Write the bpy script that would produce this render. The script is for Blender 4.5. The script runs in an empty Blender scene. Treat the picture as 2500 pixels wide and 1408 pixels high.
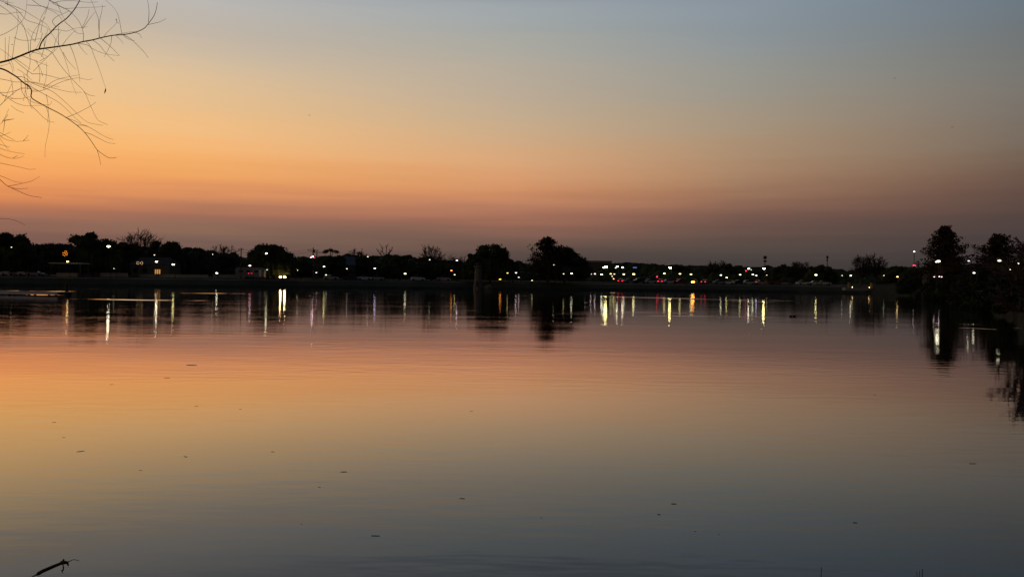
import bpy, math, random
from mathutils import Vector, Matrix, noise as mnoise

S = bpy.context.scene
COL = S.collection
R = math.radians

# ------------------------------------------------------------------ camera
FPX, CX, CY = 2165.0, 1250.0, 704.0          # focal length and centre of the photo, in its pixels
CAMZ = 2.0
cam_d = bpy.data.cameras.new("camera")
cam_d.sensor_fit = 'HORIZONTAL'; cam_d.sensor_width = 36.0
cam_d.lens = 36.0 * FPX / 2500.0
cam_d.clip_start = 0.05; cam_d.clip_end = 9000
cam = bpy.data.objects.new("camera", cam_d); COL.objects.link(cam)
CAM_M = (Matrix.Rotation(R(90) - math.atan(14 / FPX), 3, 'X') @ Matrix.Rotation(R(0.65), 3, 'Z'))
cam.matrix_world = Matrix.Translation((0, 0, CAMZ)) @ CAM_M.to_4x4()
S.camera = cam

def at(x, y, depth):
    """World point seen at photo pixel (x, y) at the given distance along +Y."""
    d = CAM_M @ Vector(((x - CX) / FPX, -(y - CY) / FPX, -1.0))
    d *= depth / d.y
    return Vector((d.x, d.y, d.z + CAMZ))

def on_water(x, y, z=0.0):
    d = CAM_M @ Vector(((x - CX) / FPX, -(y - CY) / FPX, -1.0))
    d *= (z - CAMZ) / d.z
    return Vector((d.x, d.y, z))

# ------------------------------------------------------------------ world: the dusk sky
def lin(c):
    out = []
    for v in c:
        v /= 255.0
        out.append(v / 12.92 if v <= 0.04045 else ((v + 0.055) / 1.055) ** 2.4)
    return out

W = bpy.data.worlds.new("World"); S.world = W
W.use_nodes = True
wn, wl = W.node_tree.nodes, W.node_tree.links
wn.clear()
def wnode(t, **kw):
    n = wn.new(t)
    for k, v in kw.items(): setattr(n, k, v)
    return n
def wmath(op, a, b=None, c=None, clamp=False):
    n = wnode('ShaderNodeMath', operation=op, use_clamp=clamp)
    for i, v in enumerate((a, b, c)):
        if v is None: continue
        if isinstance(v, (int, float)): n.inputs[i].default_value = v
        else: wl.new(v, n.inputs[i])
    return n.outputs[0]
w_tc = wnode('ShaderNodeTexCoord'); w_sep = wnode('ShaderNodeSeparateXYZ')
wl.new(w_tc.outputs['Generated'], w_sep.inputs[0])
w_elev = wmath('ARCSINE', w_sep.outputs[2])
w_az = wmath('ARCTAN2', w_sep.outputs[0], w_sep.outputs[1])
# faint haze bars lying along the horizon
w_map = wnode('ShaderNodeMapping'); w_map.inputs['Scale'].default_value = (2.2, 2.2, 60)
wl.new(w_tc.outputs['Generated'], w_map.inputs['Vector'])
w_noise = wnode('ShaderNodeTexNoise'); w_noise.inputs['Scale'].default_value = 1.3; w_noise.inputs['Detail'].default_value = 4
wl.new(w_map.outputs[0], w_noise.inputs['Vector'])
w_wob = wmath('MULTIPLY', wmath('SUBTRACT', w_noise.outputs[0], 0.5), 0.024)
SPAN = 0.45
w_fac = wmath('DIVIDE', wmath('ADD', w_elev, w_wob), SPAN, clamp=True)
SKY = {   # azimuth in degrees (0 = straight ahead): [(photo row relative to the horizon row, colour)]
 -180: [(0, (22, 22, 27)), (200, (28, 30, 38)), (700, (32, 38, 48)), (1000, (32, 38, 50))],
 -75: [(0, (140, 98, 80)), (130, (180, 118, 84)), (250, (235, 165, 92)), (400, (238, 190, 120)), (600, (190, 175, 155)), (1000, (62, 72, 88))],
 -30: [(0, (118, 84, 76)), (60, (122, 88, 78)), (95, (138, 99, 85)), (125, (160, 110, 88)), (158, (205, 130, 88)), (195, (238, 155, 92)),
       (265, (252, 180, 106)), (330, (250, 191, 121)), (400, (246, 197, 138)), (490, (226, 196, 155)), (580, (202, 184, 163)), (676, (178, 175, 172)), (1000, (62, 72, 88))],
 -19.3: [(0, (92, 74, 70)), (70, (112, 88, 80)), (110, (138, 104, 88)), (145, (164, 112, 90)), (178, (190, 128, 94)), (205, (222, 148, 97)), (255, (241, 170, 103)),
       (328, (244, 187, 126)), (400, (232, 190, 140)), (478, (218, 190, 155)), (560, (196, 182, 165)), (685, (173, 173, 173)), (1000, (60, 70, 86))],
 0: [(0, (66, 58, 58)), (75, (96, 78, 71)), (115, (128, 95, 82)), (150, (156, 107, 88)), (186, (187, 128, 98)), (225, (209, 146, 103)), (286, (217, 164, 120)),
     (336, (210, 169, 130)), (386, (200, 172, 140)), (456, (189, 171, 149)), (536, (178, 170, 157)), (610, (165, 167, 162)), (690, (150, 158, 164)), (1000, (56, 66, 80))],
 14.5: [(0, (58, 53, 54)), (70, (79, 70, 66)), (120, (100, 80, 72)), (170, (124, 92, 80)), (215, (150, 112, 90)), (255, (164, 128, 101)), (292, (170, 138, 110)),
     (360, (168, 146, 122)), (442, (158, 149, 135)), (516, (149, 150, 145)), (596, (140, 148, 153)), (696, (129, 141, 152)), (1000, (50, 60, 74))],
 29.6: [(0, (56, 50, 52)), (110, (73, 63, 62)), (170, (90, 72, 66)), (215, (104, 82, 72)), (255, (114, 93, 80)), (300, (120, 105, 92)), (374, (123, 114, 105)),
     (448, (121, 119, 114)), (544, (113, 118, 120)), (624, (108, 120, 130)), (704, (99, 114, 128)), (1000, (40, 48, 60))],
 75: [(0, (30, 28, 33)), (200, (38, 38, 44)), (450, (46, 50, 58)), (700, (44, 52, 64)), (1000, (36, 44, 56))],
 180: [(0, (22, 22, 27)), (200, (28, 30, 38)), (700, (32, 38, 48)), (1000, (32, 38, 50))],
}
prev = None; prev_az = None
for az_deg in sorted(SKY):
    rp = wnode('ShaderNodeValToRGB'); rp.color_ramp.interpolation = 'LINEAR'
    rp.color_ramp.color_mode = 'RGB'
    st = [(min(1.0, math.atan(dy / FPX) / SPAN), lin(c)) for dy, c in SKY[az_deg]]
    el = rp.color_ramp.elements
    el[0].position = st[0][0]; el[0].color = (*st[0][1], 1)
    el[1].position = st[-1][0]; el[1].color = (*st[-1][1], 1)
    for p, c in st[1:-1]:
        e = el.new(p); e.color = (*c, 1)
    rp.color_ramp.interpolation = 'CARDINAL' if abs(az_deg) < 40 else 'EASE'
    wl.new(w_fac, rp.inputs[0])
    if prev is None: prev = rp.outputs[0]
    else:
        mx = wnode('ShaderNodeMix', data_type='RGBA')
        k = wmath('DIVIDE', wmath('SUBTRACT', w_az, R(prev_az)), R(az_deg - prev_az), clamp=True)
        wl.new(k, mx.inputs[0]); wl.new(prev, mx.inputs[6]); wl.new(rp.outputs[0], mx.inputs[7])
        prev = mx.outputs[2]
    prev_az = az_deg
w_bg = wnode('ShaderNodeBackground'); w_bg.inputs[1].default_value = 1.0
wl.new(prev, w_bg.inputs[0])
w_out = wnode('ShaderNodeOutputWorld'); wl.new(w_bg.outputs[0], w_out.inputs[0])

S.view_settings.view_transform = 'Standard'; S.view_settings.look = 'None'
S.view_settings.exposure = 0.0; S.view_settings.gamma = 1.0
S.view_settings.use_curve_mapping = False
S.render.engine = 'CYCLES'
S.cycles.max_bounces = 4; S.cycles.diffuse_bounces = 1; S.cycles.glossy_bounces = 3
S.cycles.use_denoising = True
S.cycles.sample_clamp_indirect = 0.0

# ------------------------------------------------------------------ materials
def mat(name, c1, c2=None, scale=3.0, rough=0.85, metal=0.0):
    matte = rough > 0.84
    m = bpy.data.materials.new(name); m.use_nodes = True
    nt = m.node_tree; b = nt.nodes['Principled BSDF']
    b.inputs['Roughness'].default_value = rough; b.inputs['Metallic'].default_value = metal
    if matte: b.inputs['Specular IOR Level'].default_value = 0.08
    if c2 is None: c2 = tuple(v * 0.7 for v in c1)
    n = nt.nodes.new('ShaderNodeTexNoise'); n.inputs['Scale'].default_value = scale; n.inputs['Detail'].default_value = 5
    tc = nt.nodes.new('ShaderNodeTexCoord'); nt.links.new(tc.outputs['Object'], n.inputs['Vector'])
    rp = nt.nodes.new('ShaderNodeValToRGB')
    rp.color_ramp.elements[0].position = 0.35; rp.color_ramp.elements[1].position = 0.65
    rp.color_ramp.elements[0].color = (*c1, 1); rp.color_ramp.elements[1].color = (*c2, 1)
    nt.links.new(n.outputs[0], rp.inputs[0]); nt.links.new(rp.outputs[0], b.inputs['Base Color'])
    return m

def glow(name, c, strength):
    m = bpy.data.materials.new(name); m.use_nodes = True
    nt = m.node_tree; nt.nodes.clear()
    e = nt.nodes.new('ShaderNodeEmission'); o = nt.nodes.new('ShaderNodeOutputMaterial')
    e.inputs[0].default_value = (*c, 1); e.inputs[1].default_value = strength
    nt.links.new(e.outputs[0], o.inputs[0])
    return m
_glows = {}
def lampmat(kind, s):
    cols = {'w': (1, .92, .62), 'y': (1, .86, .32), 'p': (1, .72, .78), 'v': (.75, .68, 1), 'r': (1, .03, .07),
            'o': (1, .30, .035), 'a': (1, .62, .25), 'b': (.15, .28, 1)}
    k = (kind, s)
    if k not in _glows: _glows[k] = glow(f"lamp_{kind}_{s}", cols[kind], s)
    return _glows[k]

M = dict(
    leaf=mat('oak_leaves', (.035, .05, .02), (.055, .07, .03), 2.0),
    needle=mat('cypress_needles', (.06, .04, .022), (.075, .055, .03), 2.0),
    shrub=mat('shrub_leaves', (.03, .045, .02), (.05, .06, .028), 2.0),
    bark=mat('bark', (.07, .052, .04), (.11, .085, .065), 6.0),
    palebark=mat('pale_bark', (.35, .32, .27), (.24, .21, .18), 8.0),
    twigbark=mat('twig_bark', (.035, .02, .014), (.055, .032, .02), 30.0),
    land=mat('bank_grass', (.020, .024, .013), (.034, .034, .02), 0.35, 0.95),
    asphalt=mat('asphalt', (.045, .045, .047), (.06, .06, .06), 2.0, 0.9),
    concrete=mat('concrete', (.36, .34, .30), (.28, .27, .24), 0.8, 0.85),
    stone=mat('tower_stone', (.24, .21, .17), (.15, .13, .11), 1.6, 0.9),
    wall=mat('house_wall', (.16, .14, .11), (.12, .105, .085), 1.0, 0.85),
    brick=mat('brick_wall', (.22, .12, .085), (.16, .09, .07), 3.0, 0.9),
    roof=mat('shingle_roof', (.07, .065, .06), (.10, .09, .085), 2.0, 0.9),
    bluemetal=mat('blue_metal_roof', (.05, .07, .10), (.04, .055, .08), 1.0, 0.5),
    metal=mat('dark_metal', (.06, .06, .062), (.09, .088, .085), 4.0, 0.55, 0.6),
    wood=mat('pole_wood', (.10, .075, .055), (.14, .11, .08), 4.0),
    planks=mat('dock_planks', (.30, .31, .33), (.20, .21, .23), 2.5, 0.7),
    glass=mat('dark_glass', (.02, .022, .025), (.025, .028, .03), 1.0, 0.12),
    tyre=mat('tyre_rubber', (.02, .02, .02), (.028, .028, .028), 5.0),
    paint_w=mat('white_car_paint', (.70, .70, .68), (.62, .62, .61), 1.5, 0.3),
    paint_s=mat('silver_car_paint', (.34, .35, .37), (.30, .31, .33), 1.5, 0.3),
    paint_d=mat('dark_car_paint', (.03, .032, .04), (.04, .04, .05), 1.5, 0.25),
    paint_r=mat('red_car_paint', (.16, .02, .02), (.13, .018, .018), 1.5, 0.3),
    skysheen=mat('dock_sky_sheen', (.66, .70, .78), (.56, .60, .68), 1.2, 0.6),  # sky reflection on the dock, put into the side beams' base colour
    trailer=mat('trailer_skin', (.20, .20, .19), (.16, .16, .155), 1.5, 0.5),
    lens=mat('unlit_lens', (.35, .06, .05), (.3, .05, .04), 3.0, 0.3),
    clear=mat('unlit_headlight', (.5, .5, .48), (.4, .4, .4), 3.0, 0.2),
    black=mat('black_paint', (.012, .012, .014), (.02, .02, .022), 6.0, 0.6),
    white=mat('white_paint', (.72, .72, .70), (.6, .6, .58), 6.0, 0.6),
    feather=mat('dark_feathers', (.03, .026, .022), (.05, .042, .034), 20.0),
    deadleaf=mat('dead_leaf', (.06, .038, .02), (.035, .022, .014), 25.0, 0.92),
    grassblade=mat('dry_grass', (.05, .05, .025), (.03, .03, .018), 20.0),
    kerb=mat('kerb_concrete', (.20, .19, .17), (.03, .03, .026), 0.06, 0.85),
    amber=mat('amber_stone', (.40, .30, .17), (.30, .22, .13), 2.0, 0.85),
)

# ------------------------------------------------------------------ mesh helpers
class MB:
    def __init__(self): self.v = []; self.f = []
    def add(self, vs, fs):
        o = len(self.v); self.v.extend([tuple(p) for p in vs]); self.f.extend([tuple(i + o for i in f) for f in fs])
        return self
    def box(self, c, s, rz=0.0):
        cx, cy, cz = c; x, y, z = s[0] / 2, s[1] / 2, s[2] / 2
        cs, sn = math.cos(rz), math.sin(rz)
        pts = [(sx * x, sy * y, sz * z) for sz in (-1, 1) for sx, sy in ((-1, -1), (1, -1), (1, 1), (-1, 1))]
        return self.add([(cx + a * cs - b * sn, cy + a * sn + b * cs, cz + d) for a, b, d in pts],
                        [(3, 2, 1, 0), (4, 5, 6, 7), (0, 1, 5, 4), (1, 2, 6, 5), (2, 3, 7, 6), (3, 0, 4, 7)])
    def tube(self, pts, rad, n=6, cap=True):
        pts = [Vector(p) for p in pts]
        if not isinstance(rad, (list, tuple)): rad = [rad] * len(pts)
        rings = []; up = None
        for i, p in enumerate(pts):
            t = (pts[min(i + 1, len(pts) - 1)] - pts[max(i - 1, 0)])
            if t.length < 1e-9: t = Vector((0, 0, 1))
            t.normalize()
            a = Vector((0, 0, 1)) if abs(t.z) < 0.9 else Vector((1, 0, 0))
            if up is not None:
                a = up
            u = (a - t * a.dot(t))
            if u.length < 1e-6: u = t.orthogonal()
            u.normalize(); w = t.cross(u); up = u
            rings.append([p + (u * math.cos(2 * math.pi * k / n) + w * math.sin(2 * math.pi * k / n)) * rad[i] for k in range(n)])
        vs = [q for r_ in rings for q in r_]; fs = []
        for i in range(len(rings) - 1):
            for k in range(n):
                k2 = (k + 1) % n
                fs.append((i * n + k, i * n + k2, (i + 1) * n + k2, (i + 1) * n + k))
        if cap:
            fs.append(tuple(range(n - 1, -1, -1))); fs.append(tuple((len(rings) - 1) * n + k for k in range(n)))
        return self.add(vs, fs)
    def lathe(self, prof, n=12, c=(0, 0, 0)):
        vs = []; fs = []
        for r_, z in prof:
            for k in range(n):
                a = 2 * math.pi * k / n
                vs.append((c[0] + r_ * math.cos(a), c[1] + r_ * math.sin(a), c[2] + z))
        for i in range(len(prof) - 1):
            for k in range(n):
                k2 = (k + 1) % n
                fs.append((i * n + k, i * n + k2, (i + 1) * n + k2, (i + 1) * n + k))
        fs.append(tuple(range(n - 1, -1, -1))); fs.append(tuple((len(prof) - 1) * n + k for k in range(n)))
        return self.add(vs, fs)
    def ellipsoid(self, c, r, nu=10, nv=6):
        vs = [(c[0], c[1], c[2] - r[2])]; fs = []
        for j in range(1, nv):
            ph = -math.pi / 2 + math.pi * j / nv
            for i in range(nu):
                a = 2 * math.pi * i / nu
                vs.append((c[0] + r[0] * math.cos(ph) * math.cos(a), c[1] + r[1] * math.cos(ph) * math.sin(a), c[2] + r[2] * math.sin(ph)))
        vs.append((c[0], c[1], c[2] + r[2])); top = len(vs) - 1
        for i in range(nu):
            i2 = (i + 1) % nu
            fs.append((0, 1 + i2, 1 + i)); fs.append((top, 1 + (nv - 2) * nu + i, 1 + (nv - 2) * nu + i2))
            for j in range(nv - 2):
                fs.append((1 + j * nu + i, 1 + j * nu + i2, 1 + (j + 1) * nu + i2, 1 + (j + 1) * nu + i))
        return self.add(vs, fs)
    def extrude(self, poly, y0, y1):
        """Closed x-z outline pushed from y0 to y1."""
        n = len(poly)
        vs = [(x, y0, z) for x, z in poly] + [(x, y1, z) for x, z in poly]
        fs = [tuple(range(n)), tuple(range(2 * n - 1, n - 1, -1))]
        for i in range(n):
            j = (i + 1) % n; fs.append((j, i, n + i, n + j))
        return self.add(vs, fs)
    def mesh(self, name, m, smooth=False):
        me = bpy.data.meshes.new(name); me.from_pydata(self.v, [], self.f); me.update()
        if m: me.materials.append(m)
        if smooth:
            for p in me.polygons: p.use_smooth = True
        return me
    def build(self, name, m, parent=None, smooth=False, loc=None):
        o = bpy.data.objects.new(name, self.mesh(name, m, smooth)); COL.objects.link(o)
        if parent: o.parent = parent
        if loc: o.location = loc
        return o

def tag(o, label=None, cat=None, group=None, kind=None):
    if label: o['label'] = label
    if cat: o['category'] = cat
    if group: o['group'] = group
    if kind: o['kind'] = kind
    return o
def thing(name, label, cat, loc=(0, 0, 0), rz=0.0, group=None):
    o = bpy.data.objects.new(name, None); COL.objects.link(o)
    o.location = loc; o.rotation_euler = (0, 0, rz); o.empty_display_size = 0.3
    return tag(o, label, cat, group)
_cache = {}
def inst(name, key, m, parent, make, loc=(0, 0, 0), rz=0.0, scale=(1, 1, 1), smooth=False):
    """A part whose mesh is shared by every thing that uses the same key and material."""
    k = (key, m.name)
    if k not in _cache: _cache[k] = make().mesh(name, m, smooth)
    o = bpy.data.objects.new(name, _cache[k]); COL.objects.link(o)
    if parent: o.parent = parent
    o.location = loc; o.rotation_euler = (0, 0, rz); o.scale = scale
    return o

# ------------------------------------------------------------------ land and water
def lerp_tab(tab, x):
    if x <= tab[0][0]: return tab[0][1]
    for (a, va), (b, vb) in zip(tab, tab[1:]):
        if x <= b: 
            k = (x - a) / (b - a)
            return va + (vb - va) * k
    return tab[-1][1]
FAR_PX = [(-600, 150), (0, 205), (300, 215), (700, 240), (1000, 250), (1160, 255), (1300, 250), (1500, 265), (1900, 268),
          (2100, 250), (2200, 215), (2260, 185), (2330, 140), (2400, 95), (2450, 70), (2500, 52), (2600, 38), (2800, 25)]
FAR_TAB = [(-78, 9.5), (-70, 25), (-55, 90)]
for x_, Y_ in FAR_PX:
    a_ = math.atan((x_ - CX) / FPX); FAR_TAB.append((math.degrees(a_), Y_ / math.cos(a_)))
FAR_TAB += [(45, 22), (60, 12), (70, 5)]
NEAR_TAB = [(-78, 9.4), (-48, 7.5), (-34, 4.0), (-30, 3.9), (60, 3.9), (70, 4.9)]
def far_shore(az):
    r_ = lerp_tab(FAR_TAB, az)
    return r_ * (1 + 0.012 * mnoise.noise((az * 0.7, 3.1, 0)) + 0.006 * mnoise.noise((az * 2.9, 7.7, 0)))
def near_shore(az): return lerp_tab(NEAR_TAB, az) + 0.12 * mnoise.noise((az * 0.3, 1.0, 4.0))
PROF = [(0, -0.05), (1, .45), (4, .9), (9, 1.6), (14, 2.2), (24, 2.2), (60, 2.6), (150, 3.2), (400, 4.5), (1000, 12), (3000, 30), (6000, 30)]
def ground(x, y):
    az = math.degrees(math.atan2(x, y)); r_ = math.hypot(x, y)
    if -78 < az < 70:
        rn, rf = near_shore(az), far_shore(az)
        if r_ >= rf: return lerp_tab(PROF, r_ - rf) 
        if r_ > rn: return -min(0.9, 0.25 * min(r_ - rn, rf - r_)) - 0.05
        d = rn - r_
        return lerp_tab([(0, -0.05), (.6, .22), (2.5, .4), (4, .42)], d)
    return max(0.4, lerp_tab(PROF, r_ - 8))

azs = [-180 + 4 * i for i in range(int((180 - 40) / 4) + 1)]
azs = [a for a in azs if a < -40] + [-40 + 0.25 * i for i in range(321)] + [a for a in range(44, 180, 4)]
tb = MB(); rows = []
NEARK = [0.0, 0.45, 0.85, 1.0]
FARK = [0, 1, 2.5, 4, 6.5, 9, 14, 16, 22, 24, 36, 60, 100, 150, 400, 1000, 3000, 6000]
for a in azs:
    inl = -78 < a < 70
    rn = near_shore(a) if inl else 8.0
    rf = far_shore(a) if inl else 10.0
    rf = max(rf, rn + 0.2)
    rs = [max(0.02, rn * k) for k in NEARK] + [rn + (rf - rn) * k for k in (0.02, 0.2, 0.5, 0.8, 0.98)] + [rf + k for k in FARK]
    row = []
    for r_ in rs:
        x_, y_ = r_ * math.sin(R(a)), r_ * math.cos(R(a))
        row.append((x_, y_, ground(x_, y_)))
    rows.append(row)
nr = len(rows[0]); na = len(rows)
fs = []
for i in range(na):
    j = (i + 1) % na
    for k in range(nr - 1):
        fs.append((i * nr + k, i * nr + k + 1, j * nr + k + 1, j * nr + k))
tb.add([p for row in rows for p in row], fs)
tag(tb.build('ground', M['land'], smooth=True), kind='structure')

# street and kerb that follow the far shore
def strip(a0, a1, k0, k1, dz, h=None):
    m = MB(); al = [a for a in azs if a0 <= a <= a1]
    for a in al:
        rf = far_shore(a)
        for k in (k0, k1):
            x_, y_ = (rf + k) * math.sin(R(a)), (rf + k) * math.cos(R(a))
            z = ground(x_, y_)
            m.v.append((x_, y_, z + dz))
            if h: m.v.append((x_, y_, z + dz + h))
    n = len(al)
    for i in range(n - 1):
        if not h: m.f.append((2 * i, 2 * i + 1, 2 * i + 3, 2 * i + 2))
        else:
            b = 4 * i; c = b + 4
            m.f += [(b, c, c + 1, b + 1), (b + 1, c + 1, c + 3, b + 3), (b + 3, c + 3, c + 2, b + 2)]
    return m
tag(strip(-33, 22, 16.3, 21.7, 0.02).build('road', M['asphalt']), kind='structure')
tag(strip(-33, 22, 15.9, 16.25, -0.1, 0.25).build('kerb', M['kerb']), kind='structure')
tag(strip(-33, 22, 11.0, 12.4, 0.03).build('footpath', M['kerb']), kind='structure')

# ---- the lake
wm = bpy.data.materials.new('lake_water'); wm.use_nodes = True
nt = wm.node_tree; nt.nodes.clear()
def nd(t, **kw):
    n = nt.nodes.new(t)
    for k, v in kw.items(): setattr(n, k, v)
    return n
def put(sock, v):
    if isinstance(v, (int, float)): sock.default_value = v
    elif isinstance(v, (tuple, list)): sock.default_value = v
    else: nt.links.new(v, sock)
def mth(op, a, b=None, c=None, clamp=False):
    n = nd('ShaderNodeMath', operation=op, use_clamp=clamp)
    for i, v in enumerate((a, b, c)):
        if v is not None: put(n.inputs[i], v)
    return n.outputs[0]
geo = nd('ShaderNodeNewGeometry'); sep = nd('ShaderNodeSeparateXYZ'); nt.links.new(geo.outputs['Position'], sep.inputs[0])
PX, PY = sep.outputs[0], sep.outputs[1]
def wave(sx, sy, seed, detail=2.0, rot=0.0, rough=0.5):
    mp = nd('ShaderNodeMapping'); mp.inputs['Scale'].default_value = (sx, sy, 1); mp.inputs['Location'].default_value = (seed, seed * 1.7, seed)
    mp.inputs['Rotation'].default_value = (0, 0, rot)
    nt.links.new(geo.outputs['Position'], mp.inputs['Vector'])
    n = nd('ShaderNodeTexNoise'); n.inputs['Scale'].default_value = 1.0; n.inputs['Detail'].default_value = detail; n.inputs['Roughness'].default_value = rough
    nt.links.new(mp.outputs[0], n.inputs['Vector'])
    return n.outputs[0]
def mrange(v, a, b, c, d, smooth=True):
    n = nd('ShaderNodeMapRange'); n.interpolation_type = 'SMOOTHSTEP' if smooth else 'LINEAR'
    put(n.inputs[0], v)
    for i, q in enumerate((a, b, c, d)): n.inputs[i + 1].default_value = q
    return n.outputs[0]
patch = mrange(wave(1 / 14, 1 / 6, 3.0, 3.0), 0.35, 0.7, 0.25, 1.0)          # wind patches
westly = mrange(PX, -30, 20, 1.0, 0.45)
h1 = mth('MULTIPLY', wave(1 / 0.9, 1 / 0.33, 11.0, 2.5, 0.06), 0.0090)         # small ripples near the bank
offing = mth('MULTIPLY', mrange(PY, 14, 38, 0.16, 1.0), mrange(PY, 75, 130, 1.0, 0.25))
h2 = mth('MULTIPLY', mth('MULTIPLY', wave(1 / 4.5, 1 / 1.0, 5.0, 2.5, -0.05), 0.0088), offing)        # longer ripples
h3 = mth('MULTIPLY', wave(1 / 30.0, 1 / 5.0, 8.0, 2.0, 0.03), 0.006)        # slow swell
hh = mth('ADD', mth('MULTIPLY', mth('ADD', h1, h2), mth('MULTIPLY', patch, westly)), h3)
bump = nd('ShaderNodeBump'); bump.inputs['Strength'].default_value = 1.0; bump.inputs['Distance'].default_value = 1.0
nt.links.new(hh, bump.inputs['Height'])
# long smooth ridges: wakes and wind lines whose near face mirrors the higher sky
LINES = [  # photo pixels x0, y0, x1, y1, half width in px, slope
    (-60, 709, 215, 712, 1.4, .16), (30, 715, 130, 721, 1.1, .10), (200, 704.5, 250, 705, 1.3, .10), (190, 729, 270, 731, 1.2, .08), (262, 730.5, 400, 733.5, 1.2, .14), (350, 732.3, 520, 734, 1.1, .10),
    (415, 715, 640, 717, 1.0, .07), (380, 698, 560, 698.5, 1.2, .02),
    (800, 715, 860, 717, 1.4, .03), (930, 718, 1150, 721, 1.5, .02), (1030, 745, 1120, 747, 1.5, .02), (1240, 721, 1290, 722, 1.5, .02),
    (1400, 722, 1990, 736, 1.4, .035), (1420, 713.5, 1560, 715, 1.4, .025), (1620, 729, 2000, 741, 1.8, .018), (1180, 765, 1420, 766, 1.6, .018),
    (1480, 761, 1700, 764, 1.5, .02), (1560, 770, 1955, 774.5, 1.4, .04), (2170, 733.5, 2190, 734, 1.3, .03),
    (2240, 788, 2500, 795, 1.6, .03), (2330, 799, 2500, 807, 1.3, .05), (2440, 798, 2520, 803, 1.4, .06)]
tilt = None
for (x0, y0, x1, y1, hw, sl) in LINES:
    A, B = on_water(x0, y0), on_water(x1, y1); d = B - A; L = d.length; d /= L
    mid = on_water((x0 + x1) / 2, (y0 + y1) / 2); wid = (on_water((x0 + x1) / 2, (y0 + y1) / 2 - hw) - mid).y
    al = mth('ADD', mth('MULTIPLY', mth('SUBTRACT', PX, A.x), d.x), mth('MULTIPLY', mth('SUBTRACT', PY, A.y), d.y))
    pp = mth('ABSOLUTE', mth('ADD', mth('MULTIPLY', mth('SUBTRACT', PX, A.x), -d.y), mth('MULTIPLY', mth('SUBTRACT', PY, A.y), d.x)))
    m1 = mrange(pp, 0.0, wid * .95, sl * .85, 0.0)
    e1 = mrange(al, 0, 0.12 * L, 0, 1); e2 = mrange(al, 0.78 * L, L, 1, 0)
    m_ = mth('MULTIPLY', mth('MULTIPLY', m1, e1), e2)
    tilt = m_ if tilt is None else mth('ADD', tilt, m_)
broken = mrange(wave(1 / 5.0, 1 / 12.0, 21.0, 3.0), 0.36, 0.62, 0.05, 1.0)
tilt = mth('MULTIPLY', tilt, broken)
cmb = nd('ShaderNodeCombineXYZ'); put(cmb.inputs[1], mth('MULTIPLY', tilt, -1.0))
vadd = nd('ShaderNodeVectorMath', operation='ADD'); nt.links.new(bump.outputs[0], vadd.inputs[0]); nt.links.new(cmb.outputs[0], vadd.inputs[1])
vn = nd('ShaderNodeVectorMath', operation='NORMALIZE'); nt.links.new(vadd.outputs[0], vn.inputs[0])
gl = nd('ShaderNodeBsdfGlossy'); gl.distribution = 'BECKMANN'; gl.inputs['Color'].default_value = (1, 1, 1, 1)
rfar = mrange(PY, 8, 90, 0.040, 0.074)
put(gl.inputs['Roughness'], rfar); nt.links.new(vn.outputs[0], gl.inputs['Normal'])
deep = nd('ShaderNodeBsdfDiffuse'); deep.inputs['Color'].default_value = (.018, .026, .034, 1)
fr = nd('ShaderNodeFresnel'); fr.inputs['IOR'].default_value = 1.333
mixw = nd('ShaderNodeMixShader'); rr_ = nd('ShaderNodeValToRGB'); rr_.color_ramp.interpolation = 'LINEAR'
_e = rr_.color_ramp.elements; _e[0].position = 0.0; _e[0].color = (0, 0, 0, 1); _e[1].position = 1.0; _e[1].color = (.95, .95, .95, 1)
for p_, v_ in ((.12, .11), (.17, .165), (.26, .30), (.40, .57), (.55, .83), (.75, .95)):
    q_ = _e.new(p_); q_.color = (v_, v_, v_, 1)
nt.links.new(fr.outputs[0], rr_.inputs[0])
put(mixw.inputs[0], rr_.outputs[0])
nt.links.new(deep.outputs[0], mixw.inputs[1]); nt.links.new(gl.outputs[0], mixw.inputs[2])
wo = nd('ShaderNodeOutputMaterial'); nt.links.new(mixw.outputs[0], wo.inputs[0])
wb = MB().add([(-420, -5, 0), (330, -5, 0), (330, 330, 0), (-420, 330, 0)], [(0, 1, 2, 3)])
tag(wb.build('lake_water', wm), kind='structure')

# ------------------------------------------------------------------ trees
def leaf_cards(m, rng, c, r, n, s, shell=0.55, flat=1.0):
    for _ in range(n):
        v = Vector((rng.gauss(0, 1), rng.gauss(0, 1), rng.gauss(0, 1)))
        if v.length < 1e-4: continue
        v.normalize(); k = shell + (1.12 - shell) * rng.random() ** 0.6
        p = Vector((c[0] + v.x * r[0] * k, c[1] + v.y * r[1] * k, c[2] + v.z * r[2] * k))
        a = Vector((rng.uniform(-1, 1), rng.uniform(-1, 1), rng.uniform(-1, 1) * flat)); a.normalize()
        b = a.orthogonal().normalized(); b = (b * math.cos(2) + a.cross(b) * rng.uniform(-1, 1)).normalized()
        q = s * rng.uniform(0.6, 1.3)
        m.add([p - a * q, p - b * q * 0.6, p + a * q, p + b * q * 0.6], [(0, 1, 2, 3)])
def solid_lobe(m, rng, c, r, k=0.8):
    nu, nv = 9, 6; o = len(m.v); sd = rng.random() * 50
    t = MB().ellipsoid((0, 0, 0), (1, 1, 1), nu, nv)
    vs = []
    for x, y, z in t.v:
        q = k * (1 + 0.28 * mnoise.noise((x * 1.7 + sd, y * 1.7, z * 1.7)))
        vs.append((c[0] + x * r[0] * q, c[1] + y * r[1] * q, c[2] + z * r[2] * q))
    m.add(vs, t.f)
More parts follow.
